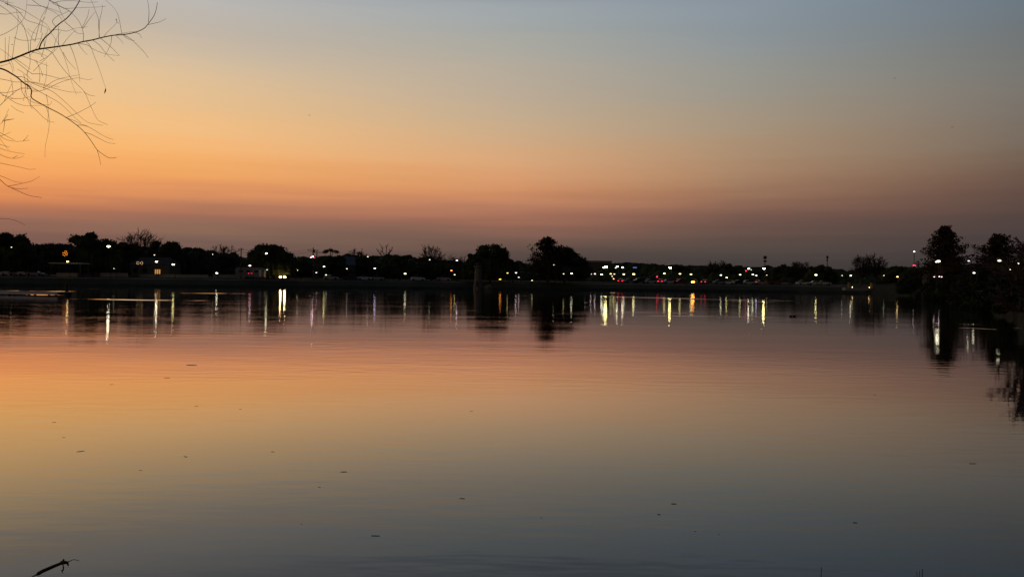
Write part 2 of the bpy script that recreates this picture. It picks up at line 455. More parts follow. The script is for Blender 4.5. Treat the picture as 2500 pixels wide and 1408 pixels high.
def oak_crown(rng, w, h, base, ragged=0.5, lobes=26, s=None, dep=None):
    """Crown of overlapping leafy lobes from z=base to z=h, w wide."""
    m = MB(); s = s or max(0.22, w * 0.022); dep = dep or w
    H = h - base; sd = rng.random() * 100; w *= 1.12
    def rim(u):                                       # height of the outline at u = -1..1 across the crown
        e = max(0.0, 1 - abs(u) ** 2.6) ** 0.62
        return e * (1 - (0.10 + 0.20 * ragged) * (0.5 + mnoise.noise((u * 2.3 + sd, sd, 0))) - 0.10 * ragged * (0.5 + mnoise.noise((u * 7 + sd, 2.0, sd))))
    top = max(rim(-1 + k / 20) for k in range(41))
    for i in range(lobes):
        u = rng.uniform(-.94, .94); r0 = (0.085 + 0.075 * rng.random()) * w
        zt = rim(u) / top * H * (1.0 if i % 2 == 0 else rng.uniform(.35, 1.0))
        rz = r0 * rng.uniform(.55, .85)
        y = rng.uniform(-.5, .5) * dep * (1 - abs(u)) ** .5
        c = (u * (.5 * w - r0 * .5), y, base + max(rz * .5, zt - rz))
        r3 = (r0, r0 * dep / w, rz)
        solid_lobe(m, rng, c, r3, 0.82)
        leaf_cards(m, rng, c, r3, int(50 + 70 * ragged), s, 0.72)
        if i % 2 == 0 and ragged > .6:                # sprigs above the lobe
            for _ in range(3):
                q = (c[0] + rng.uniform(-1, 1) * r0, c[1], c[2] + rz * rng.uniform(.7, 1.05)); k = r0 * rng.uniform(.2, .35)
                leaf_cards(m, rng, q, (k, k, k * .6), 12, s * .9, 0.1)
    for k in range(9):                                # the close inner mass
        u = -.8 + .2 * k; z = rim(u) / top * H
        solid_lobe(m, rng, (u * .46 * w, 0, base + z * .38), (w * .15, dep * .3 * (1 - abs(u) * .6), max(.5, z * .50)), 0.9)
    return m
def trunk_mb(rng, h, r, lean=0.0, limbs=4, spread=0.3):
    m = MB()
    pts = [(0, 0, -0.4), (lean * 0.1 * h, 0, h * 0.3), (lean * 0.4 * h, 0, h * 0.6), (lean * h, 0, h)]
    m.tube(pts, [r * 1.25, r, r * 0.8, r * 0.45], 8)
    for i in range(limbs):
        a = rng.uniform(0, 2 * math.pi); z0 = h * rng.uniform(0.45, 0.8)
        e = (math.cos(a) * spread * h + lean * z0, math.sin(a) * spread * h, z0 + h * rng.uniform(.15, .4))
        mid = (e[0] * 0.5, e[1] * 0.5, z0 + (e[2] - z0) * 0.35)
        m.tube([(lean * z0 * .6, 0, z0), mid, e], [r * 0.5, r * 0.35, r * 0.15], 5)
    return m
def cypress_crown(rng, w, h, base, dens=1.0, top_sharp=0.8, s=None):
    """Feathery conifer: tiers of rising branches that carry flat sprays, with gaps between them."""
    m = MB(); s = s or max(0.16, w * 0.020)
    H = h - base; n = int(46 * dens)
    for i in range(n):
        t = (i + rng.random()) / n
        z = base + H * t * 0.97
        L = 0.5 * w * ((1 - t) ** top_sharp) * (0.62 + 0.5 * rng.random()) * min(1, 0.7 + t * 3)
        L = max(L, w * 0.05)
        a = i * 2.4 + rng.uniform(-.5, .5)
        up = 0.12 + 0.40 * t + rng.uniform(-.15, .22)
        d = Vector((math.cos(a), math.sin(a), up))
        m.tube([Vector((0, 0, z)), Vector((0, 0, z)) + d * L], [0.05 + 0.01 * w * (1 - t), 0.03], 3, False)
        k = 0.28
        while k < 1.0:
            p = Vector((0, 0, z)) + d * L * k
            q = (0.030 + 0.034 * rng.random()) * w * (0.6 + 0.6 * (1 - t))
            leaf_cards(m, rng, p + Vector((rng.uniform(-q, q), rng.uniform(-q, q), q * rng.uniform(-.4, 1.2))), (q, q, q * 0.7), 11, s * .8, 0.15, 0.7)
            k += 0.12 + 0.08 * rng.random()
    leaf_cards(m, rng, (0, 0, h - H * 0.04), (w * 0.04, w * 0.04, H * 0.06), 40, s, 0.1)
    # inner mass, so that only the rim is open
    solid_lobe(m, rng, (0, 0, base + H * 0.25), (w * 0.27, w * 0.27, H * 0.24), 0.9)
    return m
def bare_mb(rng, w, h, stems=1, levels=5, r0=None, spread=0.55, thin=0.03):
    """Leafless crown: limbs that fan from the trunk out to a domed outline, each with twigs in two orders."""
    m = MB(); r0 = r0 or h * 0.024
    z0 = h * 0.30
    m.tube([(0, 0, -.4), (rng.uniform(-.02, .02) * w, 0, z0 * .6), (0, 0, z0)], [r0 * 1.2, r0, r0 * .85], 7)
    n = 14 + 2 * levels
    for k in range(n):
        th = (-1 + 2 * (k + rng.random()) / n) * R(82); az = rng.uniform(-.9, .9)
        L = rng.uniform(.78, 1.0)
        e = Vector((math.sin(th) * math.cos(az) * w * .5 * L, math.sin(az) * w * .4 * L, z0 + math.cos(th) ** .8 * (h - z0) * L + rng.uniform(-.02, .05) * h))
        p0 = Vector((0, 0, z0 * rng.uniform(.75, 1.05)))
        c = p0.lerp(e, .5) + Vector((rng.uniform(-.04, .04) * w, rng.uniform(-.05, .05) * w, rng.uniform(-.10, .02) * h))
        r1 = r0 * rng.uniform(.35, .55)
        P = [p0, p0.lerp(c, .55), c, c.lerp(e, .55) + Vector((rng.uniform(-.02, .02) * w, 0, rng.uniform(-.01, .02) * h)), e]
        m.tube(P, [r1, r1 * .8, r1 * .6, max(thin, r1 * .35), thin], 4, False)
        for q in range(levels * 2 + 2):
            t = rng.uniform(.3, .97); i_ = min(3, int(t * 4)); s0 = P[i_].lerp(P[i_ + 1], t * 4 - i_)
            d = (e - p0).normalized() + Vector((rng.gauss(0, .6), rng.gauss(0, .6), rng.gauss(.25, .5)))
            l2 = w * rng.uniform(.08, .19); f = s0 + d.normalized() * l2
            md = s0.lerp(f, .5) + Vector((rng.uniform(-.1, .1), 0, rng.uniform(-.1, .1))) * l2
            m.tube([s0, md, f], [max(thin, r1 * .3), thin, thin * .8], 3, False)
            for _ in range(levels - 2):
                s1 = md.lerp(f, rng.random()); d2 = d.normalized() + Vector((rng.gauss(0, .7), rng.gauss(0, .7), rng.gauss(.2, .5)))
                m.tube([s1, s1 + d2.normalized() * l2 * rng.uniform(.3, .6)], [thin * .8, thin * .5], 3, False)
    zs = sorted(v[2] for v in m.v); xs = sorted(v[0] for v in m.v); N = len(zs)
    kz = h / zs[int(N * .985)]; kx = w / (xs[int(N * .985)] - xs[int(N * .015)])
    m.v = [(x * kx, y * kx, z * kz if z > 0 else z) for x, y, z in m.v]
    return m

def base_at(px, depth):
    p = at(px, 690, depth); return Vector((p.x, p.y, ground(p.x, p.y)))
TREES = [  # kind, x px, top y px, width px, distance, options, label
    ('oak', 36, 570, 120, 236, dict(ragged=.9), 'broad dark oak at the far left end of the wooded shore'),
    ('oak', 118, 591, 95, 262, dict(), 'lower rounded oak above the lit carport'),
    ('oak', 226, 566, 128, 240, dict(ragged=1.0), 'tall ragged oak behind the brightest white lamp of the left shore'),
    ('bare', 342, 568, 92, 285, dict(), 'leafless wide tree rising behind oaks over the house with the lit porch'),
    ('oak', 318, 592, 80, 270, dict(), 'dark oak under the leafless tree beside the bright white lamp'),
    ('oak', 405, 587, 92, 262, dict(), 'dark oak behind the lit house porch'),
    ('oak', 470, 602, 112, 268, dict(ragged=.3), 'wide smooth-topped oak right of the lit house porch'),
    ('bare', 540, 602, 60, 305, dict(), 'twiggy leafless tree showing over the slope left of the slim utility pole'),
    ('oak', 545, 613, 95, 285, dict(ragged=.4), 'low oak left of the slim utility pole'),
    ('oak', 655, 595, 130, 262, dict(ragged=.3, lobes=32), 'big dome-shaped oak behind the pale trailer'),
    ('oak', 735, 629, 80, 290, dict(), 'low oak between the dome-shaped oak and the pole with pink lamps'),
    ('umb', 806, 607, 46, 300, dict(), 'small flat-topped tree poking above the oak right of the pole with pink lamps'),
    ('oak', 815, 620, 80, 280, dict(), 'oak just right of the pole with pink lamps'),
    ('bare', 872, 612, 46, 320, dict(), 'faint leafless tree left of the forked bare tree'),
    ('oak', 886, 624, 90, 295, dict(), 'rounded oak in front of the blue-roofed building'),
    ('fork', 938, 597, 46, 305, dict(), 'leafless forked tree standing like a V above the oaks'),
    ('oak', 976, 621, 86, 290, dict(ragged=.4), 'smooth dark oak between the two leafless trees of the middle shore'),
    ('bare', 1052, 603, 62, 298, dict(), 'leafless round-headed tree at the middle of the shore'),
    ('oak', 1066, 632, 100, 296, dict(), 'low oak under the leafless round-headed tree'),
    ('bare', 1108, 628, 90, 330, dict(), 'thin bare scrub tree behind the lamp left of the lighthouse'),
    ('oak', 1196, 593, 98, 268, dict(ragged=.85, lobes=36), 'ragged tall oak behind the small lighthouse'),
    ('oak', 1160, 616, 60, 275, dict(ragged=.9), 'lower oak shoulder left of and behind the small lighthouse'),
    ('oak', 1251, 632, 34, 290, dict(), 'small round tree between the ragged oak and the feathery cypress'),
    ('cyp', 1336, 584, 150, 268, dict(dens=2.6, top_sharp=.7), 'feathery cypress left of and joined to a broad oak at the centre of the shore'),
    ('oak', 1378, 602, 118, 272, dict(ragged=.35, lobes=34), 'broad oak joined to the feathery cypress at the centre of the shore'),
    ('oak', 1655, 643, 52, 420, dict(), 'flat-topped far oak behind the very bright lamp over the parking area'),
    ('bare', 1752, 640, 60, 400, dict(), 'leafless tree on the far skyline left of the cell tower'),
    ('oak', 1778, 643, 50, 395, dict(), 'rounded tree on the far skyline left of the cell tower'),
    ('oak', 1915, 644, 66, 370, dict(), 'dark oak right of the cell tower'),
    ('bare', 1950, 641, 50, 390, dict(), 'small leafless tree between two dark oaks right of the cell tower'),
    ('oak', 2003, 646, 70, 360, dict(), 'dark oak below the slim lattice tower'),
    ('half', 2104, 627, 56, 300, dict(), 'thin-leaved tree, left one of a pair above the lit lakeside platform'),
    ('bare', 2138, 624, 48, 302, dict(), 'leafless tree, right one of a pair above the lit lakeside platform'),
    ('oak', 2190, 647, 70, 285, dict(), 'low dark tree left of the red and white lit mast'),
    ('oak', 2236, 655, 80, 208, dict(), 'dark waterside tree below the red and white lit mast'),
    ('cyp', 2306, 557, 168, 165, dict(dens=3.6, top_sharp=.74), 'tallest cypress, a dense cone standing on the right bank'),
    ('cyp', 2437, 579, 182, 135, dict(dens=2.5, top_sharp=.7), 'spreading cypress right of the tallest cypress'),
    ('bush', 2392, 662, 110, 120, dict(), 'black rounded thicket under the spreading cypress'),
    ('bush', 2480, 648, 120, 92, dict(), 'black leafy thicket at the right edge of the picture'),
    ('bush', 2420, 690, 90, 100, dict(), 'low black shrub at the water below the spreading cypress'),
    ('bush', 2345, 668, 110, 132, dict(), 'dark bank shrub between the two large cypresses'),
 ('bush', 2455, 704, 110, 72, dict(), 'black shrub overhanging the water at the right edge'),
 ('bush', 2270, 690, 60, 172, dict(), 'low dark shrub by the slim pale sapling'),
 ('bush', 2225, 682, 70, 205, dict(), 'low dark shrub at the foot of the dark waterside tree'),
 ('bush', 2520, 640, 130, 60, dict(), 'tall black bush cut by the right edge of the picture'),
 ('bush', 2405, 706, 120, 86, dict(), 'wide low black shrub at the waterline under the spreading cypress'),
 ('bush', 2478, 720, 90, 62, dict(), 'lowest black shrub at the right edge, dipping to the water'),
 ('bush', 2360, 700, 90, 112, dict(), 'black shrub at the waterline left of the spreading cypress'),
 ('bush', 2300, 672, 90, 158, dict(), 'dark undergrowth bush around the foot of the tallest cypress'),
    ('bare', 2566, 584, 200, 41, dict(), 'leafless tree at the right edge leaning over the water'),
    ('sapling', 2260, 668, 16, 188, dict(), 'slim pale sapling on the bank left of the tallest cypress'),
]
for i, (kind, px, top, wpx, D, opt, label) in enumerate(TREES):
    rng = random.Random(100 + i * 7)
    b = base_at(px, D); h = at(px, top, D).z - b.z; w = wpx * D / FPX
    nm = {'oak': 'oak_tree', 'bare': 'bare_tree', 'fork': 'bare_tree', 'umb': 'umbrella_tree', 'cyp': 'cypress_tree', 'bush': 'shrub', 'half': 'thin_tree', 'sapling': 'bare_sapling'}[kind]
    t = thing(nm, label, 'shrub' if kind == 'bush' else 'tree', b, 0, 'trees along the far shore')
    if kind == 'oak':
        oak_crown(rng, w, h, h * 0.14, **opt).build('crown', M['leaf'], t)
        trunk_mb(rng, h * 0.6, max(.25, h * .03)).build('trunk', M['bark'], t)
    elif kind == 'umb':
        m = MB()
        for k in range(7):
            c = ((k - 3) / 3 * w * .36, rng.uniform(-.3, .3) * w, h * (.95 - .02 * abs(k - 3)))
            leaf_cards(m, rng, c, (w * .13, w * .13, h * .055), 90, .22, .2)
        m.build('crown', M['leaf'], t)
        trunk_mb(rng, h * .9, .25, 0, 6, .12).build('trunk', M['bark'], t)
    elif kind == 'cyp':
        cypress_crown(rng, w, h, h * 0.12, **opt).build('crown', M['needle'], t)
        MB().tube([(0, 0, -.4), (0, 0, h * .3), (0, 0, h * .97)], [h * .035, h * .022, .05], 8).build('trunk', M['bark'], t)
    elif kind == 'bush':
        oak_crown(rng, w, h, -0.2, .8, 22, dep=w * .5).build('foliage', M['shrub'], t)
        MB().tube([(0, 0, -.3), (.1, 0, h * .3), (.05, 0, h * .6)], [.16, .12, .05], 6).build('trunk', M['bark'], t)
    elif kind == 'half':
        bare_mb(rng, w, h, 2, 5, thin=.045).build('trunk', M['bark'], t)
        m = MB()
        for k in range(12):
            leaf_cards(m, rng, (rng.uniform(-.35, .35) * w, rng.uniform(-.3, .3) * w, h * rng.uniform(.55, .95)), (w * .15, w * .15, w * .13), 60, .2, .1)
        m.build('crown', M['leaf'], t)
    elif kind == 'fork':
        m = MB()
        m.tube([(0, 0, -.3), (.3, 0, h * .62)], [.4, .3], 7)
        for (ex, ez, rr) in ((-.42, .86, .16), (.46, .92, .18), (.1, 1.0, .12), (-.2, .97, .1), (.3, .80, .1)):
            e = Vector((ex * w, rng.uniform(-.2, .2) * w, ez * h)); p0 = Vector((.3, 0, h * .6)); md = p0.lerp(e, .5) + Vector((0, 0, -.3))
            m.tube([p0, md, e], [rr * 1.4, rr, .06], 5)
            for _ in range(9):
                s0 = md.lerp(e, rng.random()); m.tube([s0, s0 + Vector((rng.uniform(-1, 1), rng.uniform(-1, 1), rng.uniform(-.1, 1))) * w * .16], [.09, .05], 3, False)
        m.build('trunk', M['bark'], t)
    elif kind == 'sapling':
        bare_mb(rng, w, h, 1, 3, .16, .3, .03).build('trunk', M['palebark'], t)
    else:
        bare_mb(rng, w * 1.15, h, 1, 6 if wpx > 45 else 4, h * .022, .62, (.046 if D > 100 else .20) * D / 250).build('trunk', M['bark'], t)

# the wood behind, one dark mass
SKYL = [(-200, 590), (0, 592), (150, 596), (300, 592), (430, 603), (500, 609), (560, 618), (600, 622), (740, 627), (830, 622), (900, 621), (1000, 622), (1100, 633),
        (1250, 637), (1400, 644), (1430, 650), (1600, 652), (1700, 651), (1800, 649), (1900, 652), (2050, 657), (2160, 651), (2250, 651), (2500, 640), (2700, 640)]
rng = random.Random(5); m = MB()
for row_, (D0, dy) in enumerate(((430, 0), (400, 9), (375, 20))):
    x = -180.0
    while x < 2720:
        yt = lerp_tab(SKYL, x) + dy + rng.uniform(-3, 6)
        D = D0 + rng.uniform(-12, 12)
        if x > 2240: D *= .62
        b = base_at(x, D); h = at(x, yt, D).z - b.z
        r_ = rng.uniform(3.0, 5.5)
        z = b.z + h - r_ * .8
        solid_lobe(m, rng, (b.x, b.y, z), (r_, r_, r_ * .8), 1.0)
        leaf_cards(m, rng, (b.x, b.y, z), (r_, r_, r_ * .8), 34, .42, .85)
        zz = z - r_ * .9
        while zz > b.z - 1:
            solid_lobe(m, rng, (b.x + rng.uniform(-1, 1), b.y, zz), (r_ * 1.15, r_ * 1.1, r_), 1.0); zz -= r_ * 1.1
        x += rng.uniform(16, 28)
tag(m.build('woodland', M['leaf']), 'dark unbroken wood behind the lakeside trees and lamps', 'woodland', kind='stuff')
# low wooded hills on the skyline
m = MB(); rng = random.Random(9)
HILL = [(1250, 652), (1400, 648), (1440, 645), (1500, 644), (1540, 642), (1580, 645), (1640, 648), (1760, 651), (1900, 655)]
x = 1250.0
while x < 1900:
    for D in (1350, 1290):
        yt = lerp_tab(HILL, x) + (D < 1300) * 5 + rng.uniform(-.8, .8); p = at(x, yt, D); r_ = rng.uniform(8, 13)
        zz = p.z - r_ * .7
        while zz > ground(p.x, p.y) - 4:
            solid_lobe(m, rng, (p.x, p.y, zz), (r_, r_, r_ * .8), 1.0); zz -= r_
        leaf_cards(m, rng, (p.x, p.y, p.z - r_ * .7), (r_, r_, r_ * .8), 20, 1.0, .85)
    x += 9
tag(m.build('far_woodland', M['leaf']), 'low wooded ridge far off beyond the parking area', 'woodland', kind='stuff')

# ------------------------------------------------------------------ buildings
def house(name, label, cat, px0, px1, ytop, ybase, D, depth, wall_m, roof_m, gable=True, win=(), door=None, over=.35):
    p0, p1 = at(px0, ybase, D), at(px1, ybase, D)
    cx = (p0.x + p1.x) / 2; w = p1.x - p0.x
    g = ground(cx, D); g = min(g, p0.z)
    top = at((px0 + px1) / 2, ytop, D).z - g
    t = thing(name, label, cat, (cx, D, g))
    wh = top * (.62 if gable else .9)
    MB().box((0, depth / 2, wh / 2 - .3), (w, depth, wh + .6)).build('wall', wall_m, t)
    if gable:
        o_ = over
        MB().add([(-w / 2 - o_, -o_, wh + .01), (w / 2 + o_, -o_, wh + .01), (w / 2 + o_, depth + o_, wh + .01), (-w / 2 - o_, depth + o_, wh + .01),
                  (-w / 2 + w * .12, depth / 2, top), (w / 2 - w * .12, depth / 2, top)],
                 [(3, 2, 1, 0), (0, 1, 5, 4), (1, 2, 5), (2, 3, 4, 5), (3, 0, 4)]).build('roof', roof_m, t)
    else:
        MB().box((0, depth / 2, wh + (top - wh) / 2 + .005), (w + .5, depth + .5, top - wh)).build('roof', roof_m, t)
    for (fx, fz, ww, hh_, mm) in win:
        f = MB().box((fx * w, -.03, fz * wh), (ww + .2, .06, hh_ + .2)).build('window', M['wood'], t)
        MB().box((fx * w, -.075, fz * wh), (ww, .03, hh_)).build('pane', mm, f)
    if door:
        fx, ww, hh_, mm = door
        MB().box((fx * w, -.03, hh_ / 2), (ww, .06, hh_)).build('door', mm, t)
    return t
warm_dim = glow('lit_window_warm', (1, .42, .08), 0.55)
house('lit_house', 'house with an orange lit porch doorway under a bright lamp', 'house', 318, 412, 627, 664, 250, 9, M['wall'], M['roof'], True,
      [(-.36, .55, 1.1, 1.2, M['glass']), (-.12, .55, 1.1, 1.2, M['glass'])], (.21, 1.5, 2.3, warm_dim))
house('shaded_house', 'unlit house with a pale roof edge beside the carport', 'house', 190, 262, 624, 662, 252, 8, M['wall'], M['roof'], True,
      [(-.25, .5, 1.2, 1.2, M['glass']), (.2, .5, 1.2, 1.2, M['glass'])])
house('flat_building', 'long flat-roofed pale building right of the broad central oak', 'building', 1392, 1492, 636, 672, 430, 20, M['wall'], M['concrete'], False,
      [(-.35 + .14 * k, .62, 1.6, 1.1, M['glass']) for k in range(6)])
house('lake_shed', 'small brick shed with a pale door on the right shore', 'shed', 1873, 1931, 684, 701, 288, 4, M['brick'], M['roof'], False, [(-.3, .6, .8, .6, M['glass'])], (.25, 2.2, 1.6, M['concrete']))
house('blue_roof_building', 'building with a blue metal roof among the oaks', 'building', 833, 866, 626, 650, 300 - 12, 6, M['wall'], M['bluemetal'], True, [(0, .5, 1.0, .9, M['glass'])])
# open carport
D = 226; p0, p1 = at(119, 642, D), at(197, 645, D); g = ground(p0.x, D)
t = thing('carport', 'low open carport with a pale roof edge on the left shore', 'carport', ((p0.x + p1.x) / 2, D, g))
w = p1.x - p0.x; hz = p0.z - g
MB().box((0, 2.5, hz), (w, 5, .22)).build('roof', M['white'], t)
for sx in (-1, 1):
    for yy in (.4, 4.6):
        MB().box((sx * (w / 2 - .3), yy, hz / 2 - .3), (.16, .16, hz - .24 + .6 - .01)).build('post', M['metal'], t)
# low walls on the bank
for x0, x1, y0, y1, D, label in ((246, 312, 665, 670, 236, 'pale low wall below the lit house'),
                                 (340, 508, 668, 672, 248, 'long low wall right of the lit house'),
                                 (520, 600, 669, 677, 262, 'taller concrete wall left of the pale trailer'),
                                 (138, 188, 665, 674, 224, 'short retaining wall below the carport'),
                                 (600, 700, 673, 677, 262, 'low wall below the pale trailer')):
    a, b = at(x0, y0, D), at(x1, y0, D); g = ground((a.x + b.x) / 2, D); h = max(.3, a.z - g)
    t = thing('concrete_wall', label, 'wall', ((a.x + b.x) / 2, D, g), 0, 'low walls on the left bank')
    MB().box((0, 0, h / 2 - .4), (b.x - a.x, .3, h + .8 - .1)).build('wall_body', M['concrete'], t)
    MB().box((0, 0, h - .04), (b.x - a.x + .1, .42, .1)).build('coping', M['kerb'], t)
# lit platform with two amber pillars on the right shore
D = 246; a, b = at(2064, 702, D), at(2136, 702, D); g = ground((a.x + b.x) / 2, D + 2)
t = thing('lit_platform', 'low lit platform between two amber pillars on the right shore', 'platform', ((a.x + b.x) / 2, D, a.z))
w = b.x - a.x
MB().box((0, 1.2, -.35), (w, 2.4, .7)).build('deck', M['concrete'], t)
for px in (2075, 2130):
    q = at(px, 702, D).x - (a.x + b.x) / 2
    MB().box((q, .6, .7), (.55, .55, 1.4)).build('pillar', M['amber'], t)
    MB().box((q, .6, 1.45), (.7, .7, .1)).build('pillar_cap', M['amber'], t)
MB().box((0, .9, .42), (w * .42, .4, .07)).build('bench_seat', M['wood'], t)
for s_ in (-1, 1): MB().box((s_ * w * .17, .9, .19), (.1, .34, .38)).build('bench_leg', M['wood'], t)
for px in (2082, 2123):
    q = at(px, 702, D).x - (a.x + b.x) / 2
    MB().ellipsoid((q, .25, .12), (.07, .07, .05), 8, 5).build('spot_lamp', lampmat('a', 25.0), t)

# the little lighthouse
D = 252; b = at(1167, 708, D); top = at(1167, 641, D).z
t = thing('lighthouse', 'small tapered stone lighthouse standing at the water edge', 'lighthouse', (b.x, D, 0))
MB().lathe([(1.45, -.8), (1.35, .5), (1.05, top * .45), (.92, top * .80), (.92, top * .83)], 16).build('tower', M['stone'], t, True)
MB().lathe([(1.2, top * .83), (1.25, top * .86), (1.25, top * .885), (.7, top * .89)], 16).build('gallery', M['stone'], t)
MB().lathe([(.62, top * .885), (.62, top * .945)], 12).build('lantern_room', M['glass'], t)
MB().lathe([(.85, top * .945), (.80, top * .96), (.08, top * 1.0), (.04, top * 1.01)], 12).build('roof', M['metal'], t, True)
MB().box((-.2, -1.32, 1.55), (.7, .16, 1.6)).build('door', M['wood'], t)
t = thing('boulder', 'low pile-shaped boulder at the foot of the lighthouse', 'rock', (b.x + 3.0, D - .5, 0))
rng = random.Random(3); m = MB(); solid_lobe(m, rng, (0, 0, .5), (1.6, 1.2, 1.1)); m.build('rock_face', M['stone'], t)

# dock on the left
D = 104; a, b = at(-190, 718, D), at(160, 722, D - 8); 
t = thing('dock', 'low plank dock reaching in from the left over the water', 'dock', (a.x, a.y, 0))
d = Vector((b.x - a.x, b.y - a.y, 0)); L = d.length; ang = math.atan2(d.y, d.x); t.rotation_euler = (0, 0, ang)
m = MB(); k = 0.0
while k < L:
    m.box((k + .24, 0, .42), (.46, 2.2, .07)); k += .48
m.build('deck', M['planks'], t)
MB().box((L / 2, -1.02, .26), (L, .10, .24)).build('side_beam', M['skysheen'], t)
MB().box((L / 2, 1.02, .26), (L, .10, .24)).build('side_beam', M['skysheen'], t)
for k in range(7):
    for s_ in (-.9, .9):
        MB().tube([(L - .4 - k * 3.0, s_, -1.0), (L - .4 - k * 3.0, s_, .385)], .12, 8).build('pile', M['wood'], t)
t = thing('mooring_post', 'dark short mooring post with a cross board behind the dock end', 'post', at(163, 712, 112).xy.to_3d())
MB().tube([(0, 0, -1), (0, 0, 1.25)], .22, 8).build('post', M['black'], t)
MB().box((0, 0, 1.3), (1.3, .2, .10)).build('cross_board', M['wood'], t)

# black and white marker pile in the lake
p = on_water(1431, 744)
t = thing('marker_pile', 'black marker post with a white band standing alone in the lake', 'marker', p)
MB().tube([(0, 0, -1.2), (0, 0, .16)], .165, 12).build('post_foot', M['black'], t)
MB().tube([(0, 0, .12), (0, 0, .30)], .170, 12).build('white_band', M['white'], t)
MB().tube([(0, 0, .29), (0, 0, .70), (0, 0, .74)], [.167, .167, .12], 12).build('post_top', M['black'], t)

# utility poles and wires
def utility_pole(px, ytop, D, label, arms):
    b = base_at(px, D); h = at(px, ytop, D).z - b.z
    t = thing('utility_pole', label, 'pole', b, 0, 'utility poles among the oaks')
    MB().tube([(0, 0, -.4), (0, 0, h)], [.20, .13], 8).build('pole', M['wood'], t)
    for (dz, L, off) in arms:
        MB().box((off, -.17, h - dz), (L, .14, .16)).build('crossarm', M['wood'], t)
        for k in (-.42, -.2, .2, .42):
            inst('insulator', 'insulator', M['white'], t, lambda: MB().tube([(0, 0, 0), (0, 0, .26)], [.06, .04], 6), (off + k * L, -.17, h - dz + .08))
    return b + Vector((0, 0, h))
T1 = utility_pole(588, 605, 255, 'slim utility pole left of the dome-shaped oak', [(.5, 1.6, 0)])
T2 = utility_pole(764, 604, 262, 'tall utility pole with a wide crossarm above three pink lamps', [(.9, 3.2, 0)])
T4 = utility_pole(773, 613, 268, 'shorter utility pole close behind the one with pink lamps', [(.4, 3.4, .2)])
MB().tube([T2 + Vector((.25, .2, -.6)), T2 + Vector((.25, .2, -1.5))], .2, 8).build('transformer', M['metal'])
bpy.data.objects['transformer'].name = 'pole_transformer'
tr = bpy.data.objects['pole_transformer']; tag(tr, 'grey transformer can hung near the top of the wide-armed utility pole', 'transformer')
for k, (dz, lab) in enumerate(((-.35, 'upper power line between the two utility poles'), (-1.1, 'lower power line between the two utility poles'))):
    m = MB(); A, B = T1 + Vector((0, -.3, dz)), T2 + Vector((0, -.3, dz))
    m.tube([A.lerp(B, q / 12) + Vector((0, 0, -1.0 * (1 - (2 * q / 12 - 1) ** 2))) for q in range(13)], .025, 4)
    tag(m.build('power_line', M['black']), lab, 'cable', 'power lines')

# masts on the skyline
def mast(name, label, px, ytop, D, wide, heads, red=None, white=False):
    b = base_at(px, D); h = at(px, ytop, D).z - b.z
    t = thing(name, label, 'tower', b)
    m = MB(); n = int(h / 2.2); r0, r1 = wide, wide * .45
    legs = [(math.cos(k * 2.094), math.sin(k * 2.094)) for k in range(3)]
    for lx, ly in legs: m.tube([(lx * r0, ly * r0, -.5), (lx * r1, ly * r1, h)], .09, 4)
    for q in range(n):
        ra, rb = r0 + (r1 - r0) * q / n, r0 + (r1 - r0) * (q + 1) / n
        for k in range(3):
            A, B = legs[k], legs[(k + 1) % 3]
            m.tube([(A[0] * ra, A[1] * ra, h * q / n), (B[0] * rb, B[1] * rb, h * (q + 1) / n)], .05, 3, False)
    m.build('lattice', M['metal'], t)
    for yy, ww, hpx in heads:
        z = at(px, yy, D).z - b.z; hh_ = hpx * D / FPX; m = MB()
        for k in range(6):
            a = k * math.pi / 3; m.box((math.cos(a) * ww, math.sin(a) * ww, z), (ww * .55, .25, hh_), a + math.pi / 2)
        m.tube([(0, 0, z - hh_ * .3), (0, 0, z + hh_ * .3)], ww * .8, 6)
        m.build('antenna', M['metal'], t)
    if red: MB().ellipsoid((0, -wide - .3, at(px, red, D).z - b.z), (1.1, .5, .7), 8, 5).build('beacon', lampmat('r', 6.0), t)
    if white: MB().ellipsoid((0, 0, h + .3), (.7, .5, .5), 8, 5).build('beacon', lampmat('p', 4.0), t)
mast('cell_tower', 'cell tower with two dark antenna rings on the right skyline', 1867, 624, 620, .5, [(628.5, 1.0, 7), (637.5, .95, 4)])
mast('lattice_tower', 'slim lattice tower with a small antenna head above a dark oak', 2019, 624, 620, .45, [(628, .6, 6), (635, .5, 3)])
mast('radio_mast', 'thin radio mast with a white top light and red lower light', 2231, 615, 700, .32, [], 648, True)

